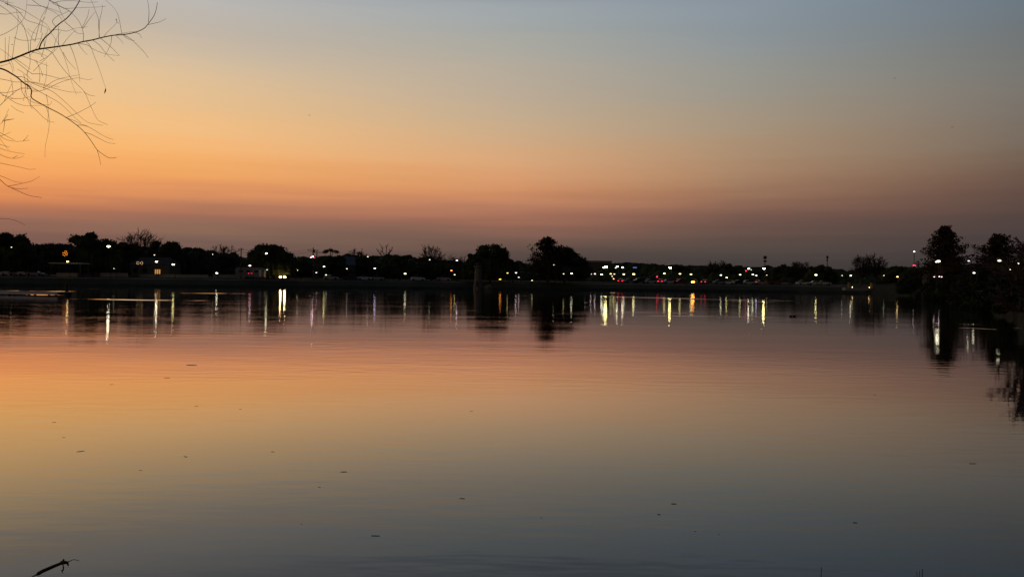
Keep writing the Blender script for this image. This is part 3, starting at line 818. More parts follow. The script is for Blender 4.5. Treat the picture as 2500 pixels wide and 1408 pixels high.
# ------------------------------------------------------------------ vehicles
CAR_SIDE = [(-2.2, .42), (-2.22, .78), (-2.05, .95), (-1.35, 1.02), (1.0, 1.0), (1.95, .86), (2.2, .68), (2.2, .40), (1.85, .30), (-1.9, .30)]
CAB_SIDE = [(-1.62, 1.0), (-1.22, 1.42), (-.2, 1.5), (.35, 1.44), (1.05, .99)]
def car(px, y, D, rz, label, paint, head=None, tail=None, tall=1.0, group='cars along the lakeside road'):
    p = at(px, y, D); g = ground(p.x, p.y)
    t = thing('parked_car' if not head else 'car', label, 'car', (p.x, p.y, g + .03), rz, group)
    sc = (1, 1, tall)
    inst('body', 'carbody', paint, t, lambda: MB().extrude(CAR_SIDE, -.88, .88), scale=sc)
    inst('cabin', 'carcab', M['glass'], t, lambda: MB().extrude(CAB_SIDE, -.76, .76), scale=sc)
    inst('roof', 'carroof', paint, t, lambda: MB().extrude([(-1.24, 1.425), (-.2, 1.507), (.36, 1.447), (.36, 1.475), (-.2, 1.535), (-1.24, 1.455)], -.74, .74), scale=sc)
    for sx in (-1.35, 1.38):
        for sy in (-.80, .80):
            wh = inst('wheel', 'carwheel', M['tyre'], t, lambda: MB().tube([(0, -.11, 0), (0, .11, 0)], .33, 14), (sx, sy, .33))
    for sy in (-.62, .62):
        hs = (1, 1.6, 2.1) if head else (1, 1, 1)
        inst('headlight', 'carhead', head or M['clear'], t, lambda: MB().ellipsoid((0, 0, 0), (.09, .22, .11), 8, 5), (2.17, sy, .66 * tall), scale=hs)
        inst('taillight', 'cartail', tail or M['lens'], t, lambda: MB().ellipsoid((0, 0, 0), (.08, .20, .10), 8, 5), (-2.18, sy, .78 * tall), scale=(1, 1.5, 1.4) if tail else (1, 1, 1))
HB = lampmat('a', 60.0); HA = lampmat('o', 24.0); TR = lampmat('r', 2.0)
car(695, 670, 262, R(-92), 'car facing the lake with both headlights blazing', M['paint_d'], HB, None)
car(1696, 691, 291, R(-100), 'car with one orange-white headlight glaring in the lakeside parking row', M['paint_s'], None, None)
car(1722, 691, 292, R(60), 'dark car showing red tail lights right of the orange headlight', M['paint_d'], None, TR)
car(1613, 691, 291, R(75), 'silver car with a red tail light left of the dark gap in the parking row', M['paint_s'], None, TR)
car(1515, 691, 290, R(80), 'dark car with red tail lights at the left end of the parking row', M['paint_d'], None, TR)
car(1656, 681, 315, R(85), 'car with red tail lights behind the parking row under a lamp', M['paint_d'], None, TR)
car(1849, 684, 312, R(82), 'car with pinkish tail lights left of the brick shed', M['paint_s'], None, TR)
specs = [(1538, R(20), 'paint_s', 'silver car parked right of the dark car with red tail lights'),
         (1563, R(10), 'paint_d', 'dark car left of the middle of the parking row'),
         (1588, R(15), 'paint_w', 'white car parked just left of a silver car with a red tail light'),
         (1634, R(8), 'paint_w', 'white car parked under the very bright lamp'),
         (1661, R(175), 'paint_d', 'dark car parked in front of the one with red tail lights'),
         (1757, R(12), 'paint_s', 'silver car near the middle of the gap right of the red tail lights'),
         (1778, R(160), 'paint_w', 'white car below the small white lamp of the parking row'),
         (1805, R(15), 'paint_d', 'dark car in the right part of the parking row'),
         (1828, R(5), 'paint_w', 'white car in the right part of the parking row'),
         (1858, R(170), 'paint_s', 'silver car next to the brick shed'),
         (1960, R(15), 'paint_w', 'white car parked just right of the brick shed'),
         (1988, R(175), 'paint_s', 'silver car below the orange-white lamp right of the shed'),
         (2012, R(5), 'paint_w', 'white car left of the lit platform'),
         (890, R(8), 'paint_w', 'white car on the middle road under the violet lamp'),
         (920, R(3), 'paint_s', 'silver car on the middle road right of the white one'),
         (1020, R(10), 'paint_w', 'white car on the middle road right of the white lamp'),
         (1083, R(5), 'paint_s', 'silver car on the road left of the lighthouse'),
         (855, R(4), 'paint_d', 'dark car on the middle road left of the white one'),
         (808, R(4), 'paint_s', 'silver car on the road right of the pole with pink lamps'),
         (24, R(4), 'paint_w', 'white car parked at the far left below the broad oak'),
         (44, R(4), 'paint_s', 'silver car parked second from the far left'),
         (66, R(6), 'paint_w', 'white car parked left of the carport'),
         (86, R(4), 'paint_s', 'silver car parked close to the carport')]
for (px, rz, pn, lab) in specs:
    D = 292 if px > 1200 else (238 + px * .03 if px > 700 else 236)
    car(px, 688, D, rz, lab, M[pn], tall=1.0 + .15 * ((px * 7) % 3 == 0))
# single orange headlight of the car in the parking row
for o in list(bpy.data.objects):
    if o.parent and o.parent.get('label', '').startswith('car with one orange') and o.name.startswith('headlight'):
        o.data = o.data.copy(); o.data.materials[0] = HA; o.scale = (1, 2.6, 2.4); break
# pale trailer
D = 256; a, b = at(577, 660, D), at(648, 660, D); g = ground((a.x + b.x) / 2, D)
w = b.x - a.x; top = at(612, 653, D).z - g
t = thing('camper_trailer', 'pale long trailer with two red tail lights at one side', 'trailer', ((a.x + b.x) / 2, D, g))
MB().extrude([(-w / 2, .6), (-w / 2, top - .4), (-w / 2 + .5, top), (w / 2 - .9, top), (w / 2, top - .7), (w / 2 - .2, .6)][::-1], -1.1, 1.1).build('body', M['trailer'], t)
for k in (-.3, -.05, .22):
    MB().box((k * w, -1.115, top * .66), (1.1, .03, .6)).build('window', M['glass'], t)
MB().box((.36 * w, -1.115, top * .5), (.7, .03, top * .6)).build('door', M['paint_w'], t)
for k in (-.12, .02):
    for s_ in (-.95, .95): MB().tube([(k * w, s_ - .1, .38), (k * w, s_ + .1, .38)], .38, 14).build('wheel', M['tyre'], t)
for px, s_ in ((610, .11), (617.5, .16)):
    q = at(px, 667, D)
    MB().ellipsoid((q.x - (a.x + b.x) / 2, -1.16, q.z - g), (s_, .06, s_), 8, 5).build('taillight', lampmat('r', 2.2), t)
MB().tube([(w / 2 - .3, 0, .6), (w / 2 + 1.6, 0, .5)], .07, 6).build('tow_bar', M['metal'], t)

# ------------------------------------------------------------------ lamps
def lamp(px, y, D, kind, s, size, label, style='street', group='street lamps around the lake'):
    size *= .72 if s < 40 else .92
    p = at(px, y, D); g = ground(p.x, p.y); h = max(1.5, p.z - g)
    t = thing('street_lamp' if style == 'street' else 'traffic_signal', label, 'street lamp' if style == 'street' else 'traffic light', (p.x, p.y, g), 0, group)
    if style == 'street':
        MB().tube([(.5, .25, -.3), (.5, .25, h * .5), (.5, .25, h + .1)], [.09, .07, .05], 6).build('pole', M['black'], t)
        inst('arm', 'lamparm', M['metal'], t, lambda: MB().tube([(.5, .25, -.05), (.3, .2, .22), (0, 0, .24)], .05, 6), (0, 0, h))
        inst('lamp_head', 'lamphead', M['metal'], t, lambda: MB().add(
            [(-.5, -.22, .07), (.5, -.22, .07), (.5, .22, .07), (-.5, .22, .07), (-.36, -.14, .2), (.36, -.14, .2), (.36, .14, .2), (-.36, .14, .2)],
            [(3, 2, 1, 0), (4, 5, 6, 7), (0, 1, 5, 4), (1, 2, 6, 5), (2, 3, 7, 6), (3, 0, 4, 7)]), (0, 0, h), scale=(size, 1, 1))
        inst('lens', 'lamplens', lampmat(kind, s), t, lambda: MB().ellipsoid((0, 0, 0), (.46, .26, .22), 10, 6), (0, 0, h - .05), scale=(size, size, size))
    else:
        MB().tube([(0, .3, -.3), (0, .3, h + .6)], .08, 6).build('pole', M['metal'], t)
        MB().box((0, .05, h + .2), (.5, .3, 1.2)).build('housing', M['black'], t)
        MB().ellipsoid((0, -.16, h), (.34 * size, .12, .28 * size), 10, 5).build('lens', lampmat(kind, s), t)
        MB().ellipsoid((0, -.1, h + .55), (.12, .05, .12), 8, 4).build('unlit_lens', M['glass'], t)
L3, L2, L1, L0 = 36.0, 11.0, 5.0, 2.2
LAMPS = [
 (28, 603, 215, 'w', L0, .5, 'tiny faint lamp in the broad oak at the far left'),
 (165, 638, 222, 'a', L2, .9, 'warm lamp just above the carport roof'),
 (170, 629.5, 240, 'w', L0, .7, 'dim white lamp above the warm carport lamp'),
 (265, 601, 222, 'w', 26.0, 1.1, 'brightest tall white lamp of the left shore'),
 (278, 655, 226, 'w', L0, .4, 'dim low lamp beneath the brightest tall lamp of the left shore'),
 (382, 638, 240, 'w', 26.0, 1.0, 'bright lamp over the lit house porch'),
 (377, 622, 246, 'w', L0, .6, 'faint small lamp above the bright porch lamp'),
 (423, 645, 238, 'y', L2, 1.1, 'warm lamp right of the lit house porch'),
 (529, 666, 252, 'w', L2, .9, 'low white lamp between the lit house and the pale trailer'),
 (519, 620.5, 262, 'w', L0, .5, 'tiny lamp high in the smooth oak left of the slim utility pole'),
 (610, 648, 250, 'p', L1, 1.0, 'pinkish lamp above the pale trailer'),
 (650, 618, 252, 'w', L2, .9, 'tall lamp in front of the dome-shaped oak'),
 (652, 658, 258, 'w', L0, .6, 'dim lamp at the right end of the pale trailer'),
 (717, 659.5, 270, 'a', L1, .7, 'left lamp of the close pair right of the blazing headlights'),
 (724.5, 659, 268, 'y', L2, .8, 'right lamp of the close pair right of the blazing headlights'),
 (759, 628, 258, 'p', L1, .6, 'left one of three pink lamps below the wide crossarm'),
 (763.5, 626, 257, 'p', L2, .8, 'middle and brightest of three pink lamps below the wide crossarm'),
 (767.5, 628.5, 258, 'r', L1, .7, 'right reddish one of three pink lamps below the wide crossarm'),
 (772, 665, 262, 'p', L1, .7, 'low pink lamp beneath the wide-armed utility pole'),
 (791, 650.5, 262, 'y', L2, .8, 'yellowish lamp right of the wide-armed utility pole'),
 (796, 674, 258, 'w', L0, .8, 'dim low lamp on the road right of the low pink lamp'),
 (847, 655.5, 268, 'w', L0, .7, 'faint white lamp below the blue-roofed building'),
 (898, 626, 280, 'w', L0, .7, 'faint lamp at the crown of the rounded oak by the forked bare tree'),
 (915, 654.5, 266, 'v', L1, 1.0, 'violet-white lamp below the forked bare tree'),
 (989, 667.5, 266, 'w', L1, 1.1, 'white lamp low on the road between the two leafless trees'),
 (1049, 633.5, 282, 'w', L0, .7, 'faint lamp at the foot of the leafless round-headed tree'),
 (1102, 660, 268, 'o', L1, .9, 'orange lamp left of the lighthouse'),
 (1110, 670, 266, 'y', L0, .8, 'dim yellow lamp close below the orange lamp'),
 (1115.5, 635.5, 290, 'p', L1, .9, 'lamp on the skyline left of the lighthouse'),
 (1221, 681, 258, 'o', L1, 1.0, 'low orange lamp right of the lighthouse'),
 (1241, 640.5, 268, 'w', L0, .7, 'faint lamp in the small round tree right of the ragged oak'),
 (1239, 666, 260, 'y', L0, .8, 'dim yellowish lamp right of the ragged oak'),
 (1260, 665.5, 275, 'p', L1, .8, 'pink lamp left of the feathery cypress'),
 (1266.5, 682, 268, 'p', L0, .8, 'low dim pink lamp left of the feathery cypress'),
 (1299, 684, 256, 'y', L0, .7, 'dim yellow lamp at the foot of the feathery cypress'),
 (1352, 646, 256, 'w', 2.0, .5, 'tiny faint lamp inside the central oak'),
 (1376, 668, 258, 'y', L0, .7, 'dim yellow lamp before the central oak'),
 (1395.5, 667, 262, 'w', L1, 1.0, 'warm white lamp at the right edge of the central oak'),
 (1430, 667, 300, 'y', 2.5, .9, 'dim yellowish lamp before the flat building'),
 (1442.5, 668.5, 310, 'p', L1, .9, 'left one of two reddish pink lamps before the flat building'),
 (1452.5, 668, 310, 'p', L1, .9, 'right one of two reddish pink lamps before the flat building'),
 (1469, 669.5, 292, 'w', L2, 1.0, 'warm white lamp under the twin-bright lamp of the flat building'),
 (1474, 652.5, 300, 'w', L2, 1.0, 'smaller partner touching the brightest lamp of the flat building'),
 (1479.5, 651, 298, 'y', L3, 1.6, 'brightest lamp, above the flat building'),
 (1491, 668, 300, 'y', L1, .9, 'yellow lamp right of the warm white lamp by the flat building'),
 (1500, 668.5, 305, 'y', 2.5, .9, 'dim lamp right of the flat building'),
 (1494.5, 674, 295, 'w', L0, .7, 'low dim lamp right of the flat building'),
 (1498, 690, 288, 'a', L1, .7, 'low amber lamp at the left end of the parking row'),
 (1507, 650, 320, 'w', L2, 1.2, 'white lamp, left one of a row of two beyond the flat building'),
 (1503, 653.5, 318, 'y', L1, .7, 'small lamp tucked under the pair beyond the flat building'),
 (1520, 652.5, 320, 'w', L2, 1.1, 'white lamp, right one of a row of two beyond the flat building'),
 (1523, 669, 300, 'w', L1, 1.1, 'white lamp left of the middle of the parking area'),
 (1547, 668.5, 300, 'y', L2, 1.2, 'yellow-white lamp in the middle of the parking area'),
 (1622, 667, 300, 'y', L1, 1.1, 'lamp lower left of the very bright parking lamp'),
 (1636, 653, 298, 'y', L3, 1.45, 'very bright lamp over the middle of the parking area'),
 (1660, 668, 300, 'y', L1, 1.1, 'lamp right of the very bright parking lamp'),
 (1687, 669, 300, 'y', L1, 1.1, 'lamp above the orange headlight'),
 (1760, 671, 300, 'w', L1, 1.0, 'pale lamp left of the small white lamp of the parking row'),
 (1774, 677, 296, 'y', L1, 1.0, 'small white lamp standing low over the parking row'),
 (1807, 670, 300, 'y', L1, 1.0, 'lamp between the small white lamp and the cell tower'),
 (1828, 655.5, 310, 'w', L2, 1.1, 'white lamp left of the cell tower'),
 (1834, 658, 312, 'w', L0, .6, 'dim lamp beside the white lamp left of the cell tower'),
 (1838, 669.5, 302, 'w', L1, 1.1, 'lamp left of the violet one under the cell tower'),
 (1846.5, 672, 300, 'v', L1, .9, 'violet lamp under the cell tower'),
 (1865, 655, 300, 'y', L3, 1.35, 'very bright yellowish lamp at the foot of the cell tower'),
 (1872, 671, 305, 'w', 2.0, .6, 'faint lamp below the very bright lamp of the cell tower'),
 (1992, 670.5, 290, 'y', L2, 1.1, 'warm lamp standing alone between the shed and the lit platform'),
 (2077, 672, 275, 'w', L1, .9, 'white lamp above the lit platform'),
 (2056, 672, 280, 'w', 2.0, .6, 'faint lamp left of the one above the lit platform'),
 (2158, 672, 270, 'w', 2.0, .6, 'faint lamp between the lit platform and the warm lamp'),
 (2191, 675, 225, 'a', L1, .8, 'warm lamp left of the dark waterside tree'),
 (2291, 637, 142, 'w', 8.0, .9, 'bright lamp in front of the tallest cypress'),
 (2286, 638.5, 143, 'w', L1, .5, 'small lamp touching the bright one before the tallest cypress'),
 (2281, 675, 150, 'p', 3.0, .4, 'left one of three low pinkish lamps under the tallest cypress'),
 (2292.5, 674.5, 150, 'p', 5.0, .5, 'middle one of three low pinkish lamps under the tallest cypress'),
 (2299, 675, 150, 'p', 3.0, .4, 'right one of three low pinkish lamps under the tallest cypress'),
 (2378, 665, 100, 'w', 4.5, .42, 'lamp between the two large cypresses'),
 (2440, 635, 84, 'w', 1.5, .6, 'wide bright lamp in front of the spreading cypress'),
 (2484.5, 641.5, 76, 'w', 2.2, .45, 'bright lamp at the right edge right of the spreading cypress'),
 (2466, 669, 78, 'w', 2.0, .2, 'tiny faint lamp low in the black thicket at the right edge'),
 (2365, 636, 118, 'w', 2.5, .4, 'dim lamp glimpsed between the two large cypresses'),
]
for args in LAMPS: lamp(*args)
for px, y, D, s, label in ((1604, 675.5, 305, 3.0, 'red traffic signal left of the very bright parking lamp'),
                           (1821, 661, 330, 3.0, 'red traffic signal left of the cell tower'),
):
    lamp(px, y, D, 'r', s, 1.1, label, 'signal', 'traffic signals across the lake')
# blue sign panel far off
p = at(1550, 653, 330); g = ground(p.x, p.y)
t = thing('lit_sign', 'long thin blue lit sign beyond the parking area', 'sign', (p.x, p.y, g))
MB().box((0, 0, p.z - g), (1.4, .2, .35)).build('panel', lampmat('b', .6), t)
for s_ in (-.5, .5): MB().tube([(s_, .2, -.3), (s_, .2, p.z - g)], .07, 6).build('post', M['metal'], t)
# orange fairy-light star and ring
def fairy(px, y, D, pts, kind, s, label):
    p = at(px, y, D); g = ground(p.x, p.y)
    t = thing('fairy_lights', label, 'lights', (p.x, p.y, g), 0, 'fairy lights on the left shore')
    MB().tube([(0, .2, -.3), (0, .2, p.z - g + .6)], .05, 6).build('pole', M['metal'], t)
    m = MB()
    for k in range(len(pts)):
        a, b = pts[k], pts[(k + 1) % len(pts)]; m.tube([(a[0], .1, p.z - g + a[1]), (b[0], .1, p.z - g + b[1])], .02, 4)
    m.build('wire_frame', M['metal'], t)
    for a in pts: inst('bulb', 'fairybulb', lampmat(kind, s), t, lambda: MB().ellipsoid((0, 0, 0), (.11, .08, .11), 6, 4), (a[0], 0, p.z - g + a[1]))
star = [(-.5, -.3), (-.15, -.55), (.1, -.2), (.45, -.35), (.55, .05), (.2, .2), (.35, .55), (-.05, .6), (-.2, .15), (-.55, .2)]
fairy(159, 619, 226, star, 'o', 1.6, 'tangled cluster of orange fairy lights above the carport')
fairy(341, 642, 236, [(math.cos(k * .698) * .8, math.sin(k * .698 * 2) * .32) for k in range(9)], 'a', 0.9, 'loop of warm fairy lights left of the lit porch')

# ------------------------------------------------------------------ ducks and birds
def duck(px, y, rz, label):
    t = thing('duck', label, 'duck', on_water(px, y), rz, 'ducks on the lake'); t.scale = (.5, .5, .5)
    m = MB()
    prof = [(-.30, .10, .02), (-.24, .09, .055), (-.12, .07, .10), (.0, .06, .12), (.12, .065, .105), (.19, .09, .07), (.205, .15, .045), (.22, .20, .04),
            (.235, .225, .052), (.265, .225, .05), (.295, .215, .028), (.33, .205, .018), (.355, .20, .010)]
    m.tube([(x, 0, z) for x, z, r_ in prof], [r_ for x, z, r_ in prof], 10)
    m.build('body', M['feather'], t, True)
    for s_ in (-1, 1): MB().ellipsoid((-.05, s_ * .095, .09), (.17, .035, .06), 8, 5).build('wing', M['feather'], t, True)
duck(1930.5, 773, R(40), 'duck swimming behind another at the end of a long wake')
duck(1939, 773, R(30), 'leading duck swimming just ahead of another on the lake')
def bird(px, y, D, span, rz, flap, label):
    p = at(px, y, D); t = thing('flying_bird', label, 'bird', p, rz, 'birds in the dusk sky')
    m = MB(); pr = [(-.5, .03), (-.3, .05), (-.1, .10), (.1, .11), (.28, .06), (.36, .07), (.45, .045), (.55, .01)]
    m.tube([(x * span * .6, 0, 0) for x, _ in pr], [q * span * .6 for _, q in pr], 8)
    m.build('body', M['feather'], t, True)
    for s_ in (-1, 1):
        c = span * .18; f = math.sin(flap)
        MB().add([(c * .6, s_ * .03 * span, 0), (-c * .6, s_ * .03 * span, 0), (-c * .3, s_ * .28 * span, .30 * span * f), (c * .7, s_ * .26 * span, .30 * span * f),
                  (-.15 * span, s_ * .52 * span, .36 * span * f), (c * .6, s_ * .03 * span, .015 * span), (-c * .6, s_ * .03 * span, .015 * span), (-c * .3, s_ * .28 * span, .31 * span * f + .008), (c * .7, s_ * .26 * span, .31 * span * f + .008)],
                 [(0, 1, 2, 3), (3, 2, 4), (8, 7, 6, 5), (4, 7, 8), (0, 3, 8, 5), (1, 6, 7, 2), (2, 7, 4), (3, 4, 8)]).build('wing', M['feather'], t)
bird(755, 282, 70, .22, R(70), .4, 'tiny bird speck high over the dome-shaped oak')
bird(2184, 191, 80, .26, R(110), -.3, 'tiny bird speck high in the upper right sky')
bird(2326, 311, 90, .42, R(75), .5, 'bird with spread wings above the tallest cypress')
bird(1582, 637.5, 150, .62, R(85), .25, 'dark bird low over the wooded ridge beyond the parking area')

# ------------------------------------------------------------------ things floating on the lake
def fleaf(px, y, wpx, ang, label):
    wpx *= .8 if wpx < 12 else 1
    p = on_water(px, y, .001); s = wpx * (p.y / FPX)
    m = MB(); n = 7; top = []; bot = []
    for k in range(n):
        q = k / (n - 1); x = (q - .5) * s; hw = .20 * s * math.sin(math.pi * min(1, q * 1.02 + .02)) ** .8 + .004 * s
        z = .02 * s * (2 * q - 1) ** 2
        top += [(x, -hw, z + .02 * s), (x, 0, z), (x, hw, z + .015 * s)]
    th = .012 * s + .001
    vs = top + [(x, y_, z - th) for x, y_, z in top]; N = len(top); fs = []
    for k in range(n - 1):
        for c in (0, 1):
            a = 3 * k + c; fs.append((a, a + 3, a + 4, a + 1)); fs.append((N + a, N + a + 1, N + a + 4, N + a + 3))
        fs.append((3 * k, N + 3 * k, N + 3 * k + 3, 3 * k + 3)); fs.append((3 * k + 2, 3 * k + 5, N + 3 * k + 5, N + 3 * k + 2))
    m.add(vs, fs)
    m.tube([(-.5 * s, 0, .05 * s), (-.72 * s, .03 * s, .06 * s)], .014 * s, 5)
    o = m.build('floating_leaf', M['deadleaf'], None, loc=p); o.rotation_euler = (0, 0, ang)
    tag(o, label, 'leaf', 'dead leaves afloat on the lake')
def ftwig(px, y, wpx, ang, label):
    p = on_water(px, y, .001); s = wpx * (p.y / FPX)
    m = MB(); r_ = max(.006, s * .045)
    r_ = max(.003, s * .028)
    m.tube([(-.5 * s, 0, 0), (-.2 * s, .02 * s, .15 * r_), (.2 * s, -.01 * s, .1 * r_), (.5 * s, .02 * s, 0)], [r_ * .8, r_, r_, r_ * .6], 7)
    m.tube([(.1 * s, 0, 0), (.25 * s, .12 * s, .3 * r_)], [r_ * .5, r_ * .25], 5)
    o = m.build('floating_twig', M['twigbark'], None, loc=p); o.rotation_euler = (0, 0, ang)
    tag(o, label, 'twig', 'twigs afloat on the lake')
ftwig(468, 891, 26, .02, 'long dark twig afloat far out on the orange water at left')
ftwig(408, 922, 14, .1, 'short twig afloat just nearer than the long one at left')
fleaf(273, 938, 9, .3, 'leaf speck on the orange water near the left edge')
fleaf(480, 991, 9, .1, 'leaf speck on the orange water below the long twig')
fleaf(587, 998, 8, -.3, 'leaf speck right of and level with the one below the long twig')
fleaf(133, 1030, 10, .6, 'faint leaf nearest the left edge of the golden water')
fleaf(156, 1067, 9, .2, 'small leaf above the leaf with a long thin trailing stalk')
ftwig(197, 1101, 18, .7, 'bent little twig with a trailing end near the left edge')
fleaf(666, 1102, 11, -.3, 'curled leaf left of the plump dark leaf')
ftwig(453, 1114, 12, -.5, 'thin slanting twig between the bent twig and the curled leaf')
fleaf(343, 1147, 8, .2, 'small leaf below the thin slanting twig')
fleaf(840, 1151, 15, .1, 'plump dark leaf, the largest on the water')
fleaf(780, 1188, 9, -.3, 'small leaf just below the plump dark leaf')
fleaf(736, 1278, 6, .9, 'tiny leaf left of the straight nearest twig')
fleaf(1129, 1216, 13, -.2, 'pointed dark leaf near the middle of the water')
ftwig(917, 1307, 22, -.03, 'straight dark twig, the nearest of those afloat')
fleaf(1322, 1263, 7, .2, 'round leaf fragment right of the pointed leaf')
ftwig(1609, 1255, 9, -.8, 'short slanting twig on the grey water right of centre')
ftwig(1645, 1229, 13, -.1, 'faint level twig above the short slanting one')
fleaf(1698, 1296, 7, -.5, 'small leaf below the short slanting twig')
fleaf(1756, 1303, 5, .3, 'tiny leaf dot, right one of two below the short slanting twig')
fleaf(1151, 1003, 8, .2, 'leaf speck far out on the water near the middle')
ftwig(2375, 1131, 18, .0, 'faint level twig near the right edge of the water')
ftwig(2088, 1275, 10, -.4, 'faint slanting twig on the dark water at right')
fleaf(2136, 963, 8, .1, 'leaf speck far out on the brown water at right')

# ------------------------------------------------------------------ stick and grass on the near bank
def chain(pts, D0, D1):
    n = len(pts); out = []
    for i, (x, y) in enumerate(pts): out.append(at(x, y, D0 + (D1 - D0) * i / (n - 1)))
    return out
def z4(pts): return [(X / 9.615, 1300 + Y / 9.615) for X, Y in pts]
px1 = 4.4 / FPX / 9.615
root = thing('broken_stick', 'broken dark stick with a knobbed end poking up at the lower left', 'stick', at(40, 1452, 3.75))
def rel(pts): return [p - root.location for p in pts]
foot = at(20, 1475, 3.55); foot.z = ground(foot.x, foot.y) - .05
st = [foot] + chain(z4([(740, 1038), (860, 975), (905, 955)]), 4.1, 4.25)
MB().tube(rel(st), [18 * px1, 16 * px1, 18 * px1, 22 * px1], 6).build('lower_stem', M['twigbark'], root)
k_ = chain(z4([(872, 975), (905, 950), (1000, 895), (1150, 830), (1300, 765), (1420, 718), (1470, 690), (1530, 690), (1590, 690)]), 4.2, 4.6)
MB().tube(rel(k_), [q * px1 for q in (26, 42, 42, 40, 38, 36, 52, 42, 22)], 9).build('stem', M['twigbark'], root, True)
MB().tube(rel(chain(z4([(1480, 690), (1490, 640), (1497, 605)]), 4.52, 4.52)), [q * px1 for q in (34, 24, 12)], 6).build('bud', M['twigbark'], root)
MB().tube(rel(chain(z4([(1555, 690), (1590, 720), (1602, 770)]), 4.57, 4.56)), [q * px1 for q in (30, 24, 14)], 6).build('side_knob', M['twigbark'], root)
MB().tube(rel(chain(z4([(1580, 680), (1650, 655), (1710, 628), (1760, 626), (1820, 640), (1885, 658)]), 4.6, 4.68)), [q * px1 for q in (14, 10, 9, 8, 7, 4)], 6).build('tip_twig', M['twigbark'], root)
MB().tube(rel(chain(z4([(1475, 730), (1490, 800), (1480, 880), (1455, 870), (1465, 950)]), 4.5, 4.5)), [q * px1 for q in (12, 16, 18, 20, 6)], 6).build('dangling_leaf', M['deadleaf'], root)

def blade(px, ytop, dx, label, extra=()):
    top = at(px, ytop, 4.3); b = at(px - dx, 1500, 3.75); b.z = ground(b.x, b.y) - .02
    t = thing('grass_stem', label, 'grass stem', b, 0, 'grass stems at the bottom edge')
    mid = b.lerp(top, .55) + Vector((.01, 0, .02))
    MB().tube([Vector(), mid - b, top - b], [.005, .004, .0015], 5).build('stalk', M['grassblade'], t)
    for (x, y) in extra:
        e = at(x, y, 4.3); s0 = b.lerp(top, .72)
        MB().tube([s0 - b, s0.lerp(e, .6) - b + Vector((0, 0, .004)), e - b], [.003, .0025, .001], 5).build('side_blade', M['grassblade'], t)
blade(2005, 1383, 14, 'single thin grass stem at the bottom edge')
blade(2252, 1388, 16, 'forked dry grass stem at the bottom right', [(2238, 1394), (2245, 1391)])
blade(2233, 1406, 6, 'short dry grass tip left of the forked stem')

# ------------------------------------------------------------------ the bare tree that hangs in from the left
C7 = lambda pts: [(X / 4.693, Y / 4.693) for X, Y in pts]
C8 = lambda pts: [(X / 4.693, 280 + Y / 4.693) for X, Y in pts]
TD = 6.0
tb_ = Vector((-5.6, 4.2, ground(-5.6, 4.2)))
tree = thing('overhanging_tree', 'leafless tree whose long thin branches hang in at the upper left', 'tree', tb_)
trel = lambda p: Vector(p) - tb_
rng = random.Random(77)
UNIT = TD / FPX / 4.693
crotch1 = Vector((-5.2, 4.7, 2.9)); crotch2 = Vector((-5.3, 4.6, 2.55))
MB().tube([trel((-5.6, 4.2, tb_.z - .3)), trel((-5.55, 4.25, 1.2)), trel((-5.35, 4.55, 2.3)), trel(crotch1), trel((-5.1, 4.8, 3.8)), trel((-4.95, 5.0, 5.2))],
          [.17, .14, .11, .09, .07, .03], 10).build('trunk', M['bark'], tree, True)
def smooth_pts(P, sub=3):
    P = [Vector(p) for p in P]
    if len(P) < 3: return P
    out = []
    for i in range(len(P) - 1):
        p0, p1, p2, p3 = P[max(i - 1, 0)], P[i], P[i + 1], P[min(i + 2, len(P) - 1)]
        for k in range(sub):
            t = k / sub
            out.append(0.5 * ((2 * p1) + (p2 - p0) * t + (2 * p0 - 5 * p1 + 4 * p2 - p3) * t * t + (3 * p1 - p0 - 3 * p2 + p3) * t ** 3))
    out.append(P[-1]); return out
def branch(name, pts, w0, w1, start=None, D=TD, drift=.0):
    n = len(pts)
    P = [at(x, y, D + drift * i / max(1, n - 1)) for i, (x, y) in enumerate(pts)]
    P = smooth_pts(P)
    if start is not None: P = smooth_pts([start, Vector(start).lerp(P[0], .55) + Vector((0, 0, .04)), P[0]], 3)[:-1] + P; 
    N = len(P); rad = [max(.0009, (w0 + (w1 - w0) * (i / (N - 1)) ** .8) * .5 * UNIT) for i in range(N)]
    return MB().tube([trel(p) for p in P], rad, 6 if w0 > 8 else 4).build(name, M['twigbark'], tree, True)
A7 = [(0, 718), (110, 690), (240, 640), (350, 595), (450, 565), (560, 550), (700, 530), (830, 510), (950, 480), (1060, 460), (1180, 430), (1300, 407), (1400, 400), (1500, 385), (1600, 355), (1660, 320), (1695, 280), (1760, 190), (1790, 110), (1803, 30)]
branch('branch', C7(A7), 25, 5, crotch1)
branch('branch', C7([(448, 566), (470, 500), (510, 440), (570, 385), (640, 310), (700, 260), (750, 225), (800, 175), (850, 115), (890, 50), (915, 0), (930, -60)]), 16, 10)
branch('branch', C7([(0, 785), (60, 805), (130, 845), (200, 890), (270, 950), (340, 1000), (362, 1050), (360, 1120), (450, 1180), (560, 1240), (660, 1290), (760, 1350)]) +
       C8([(880, 122), (970, 205), (1050, 310), (1110, 400), (1180, 455), (1255, 497), (1335, 490)]), 22, 4, crotch2)
branch('branch', C8([(-300, 420), (-120, 640), (0, 745), (50, 790), (95, 822), (200, 870), (330, 925), (480, 950)]), 10, 4, crotch2)
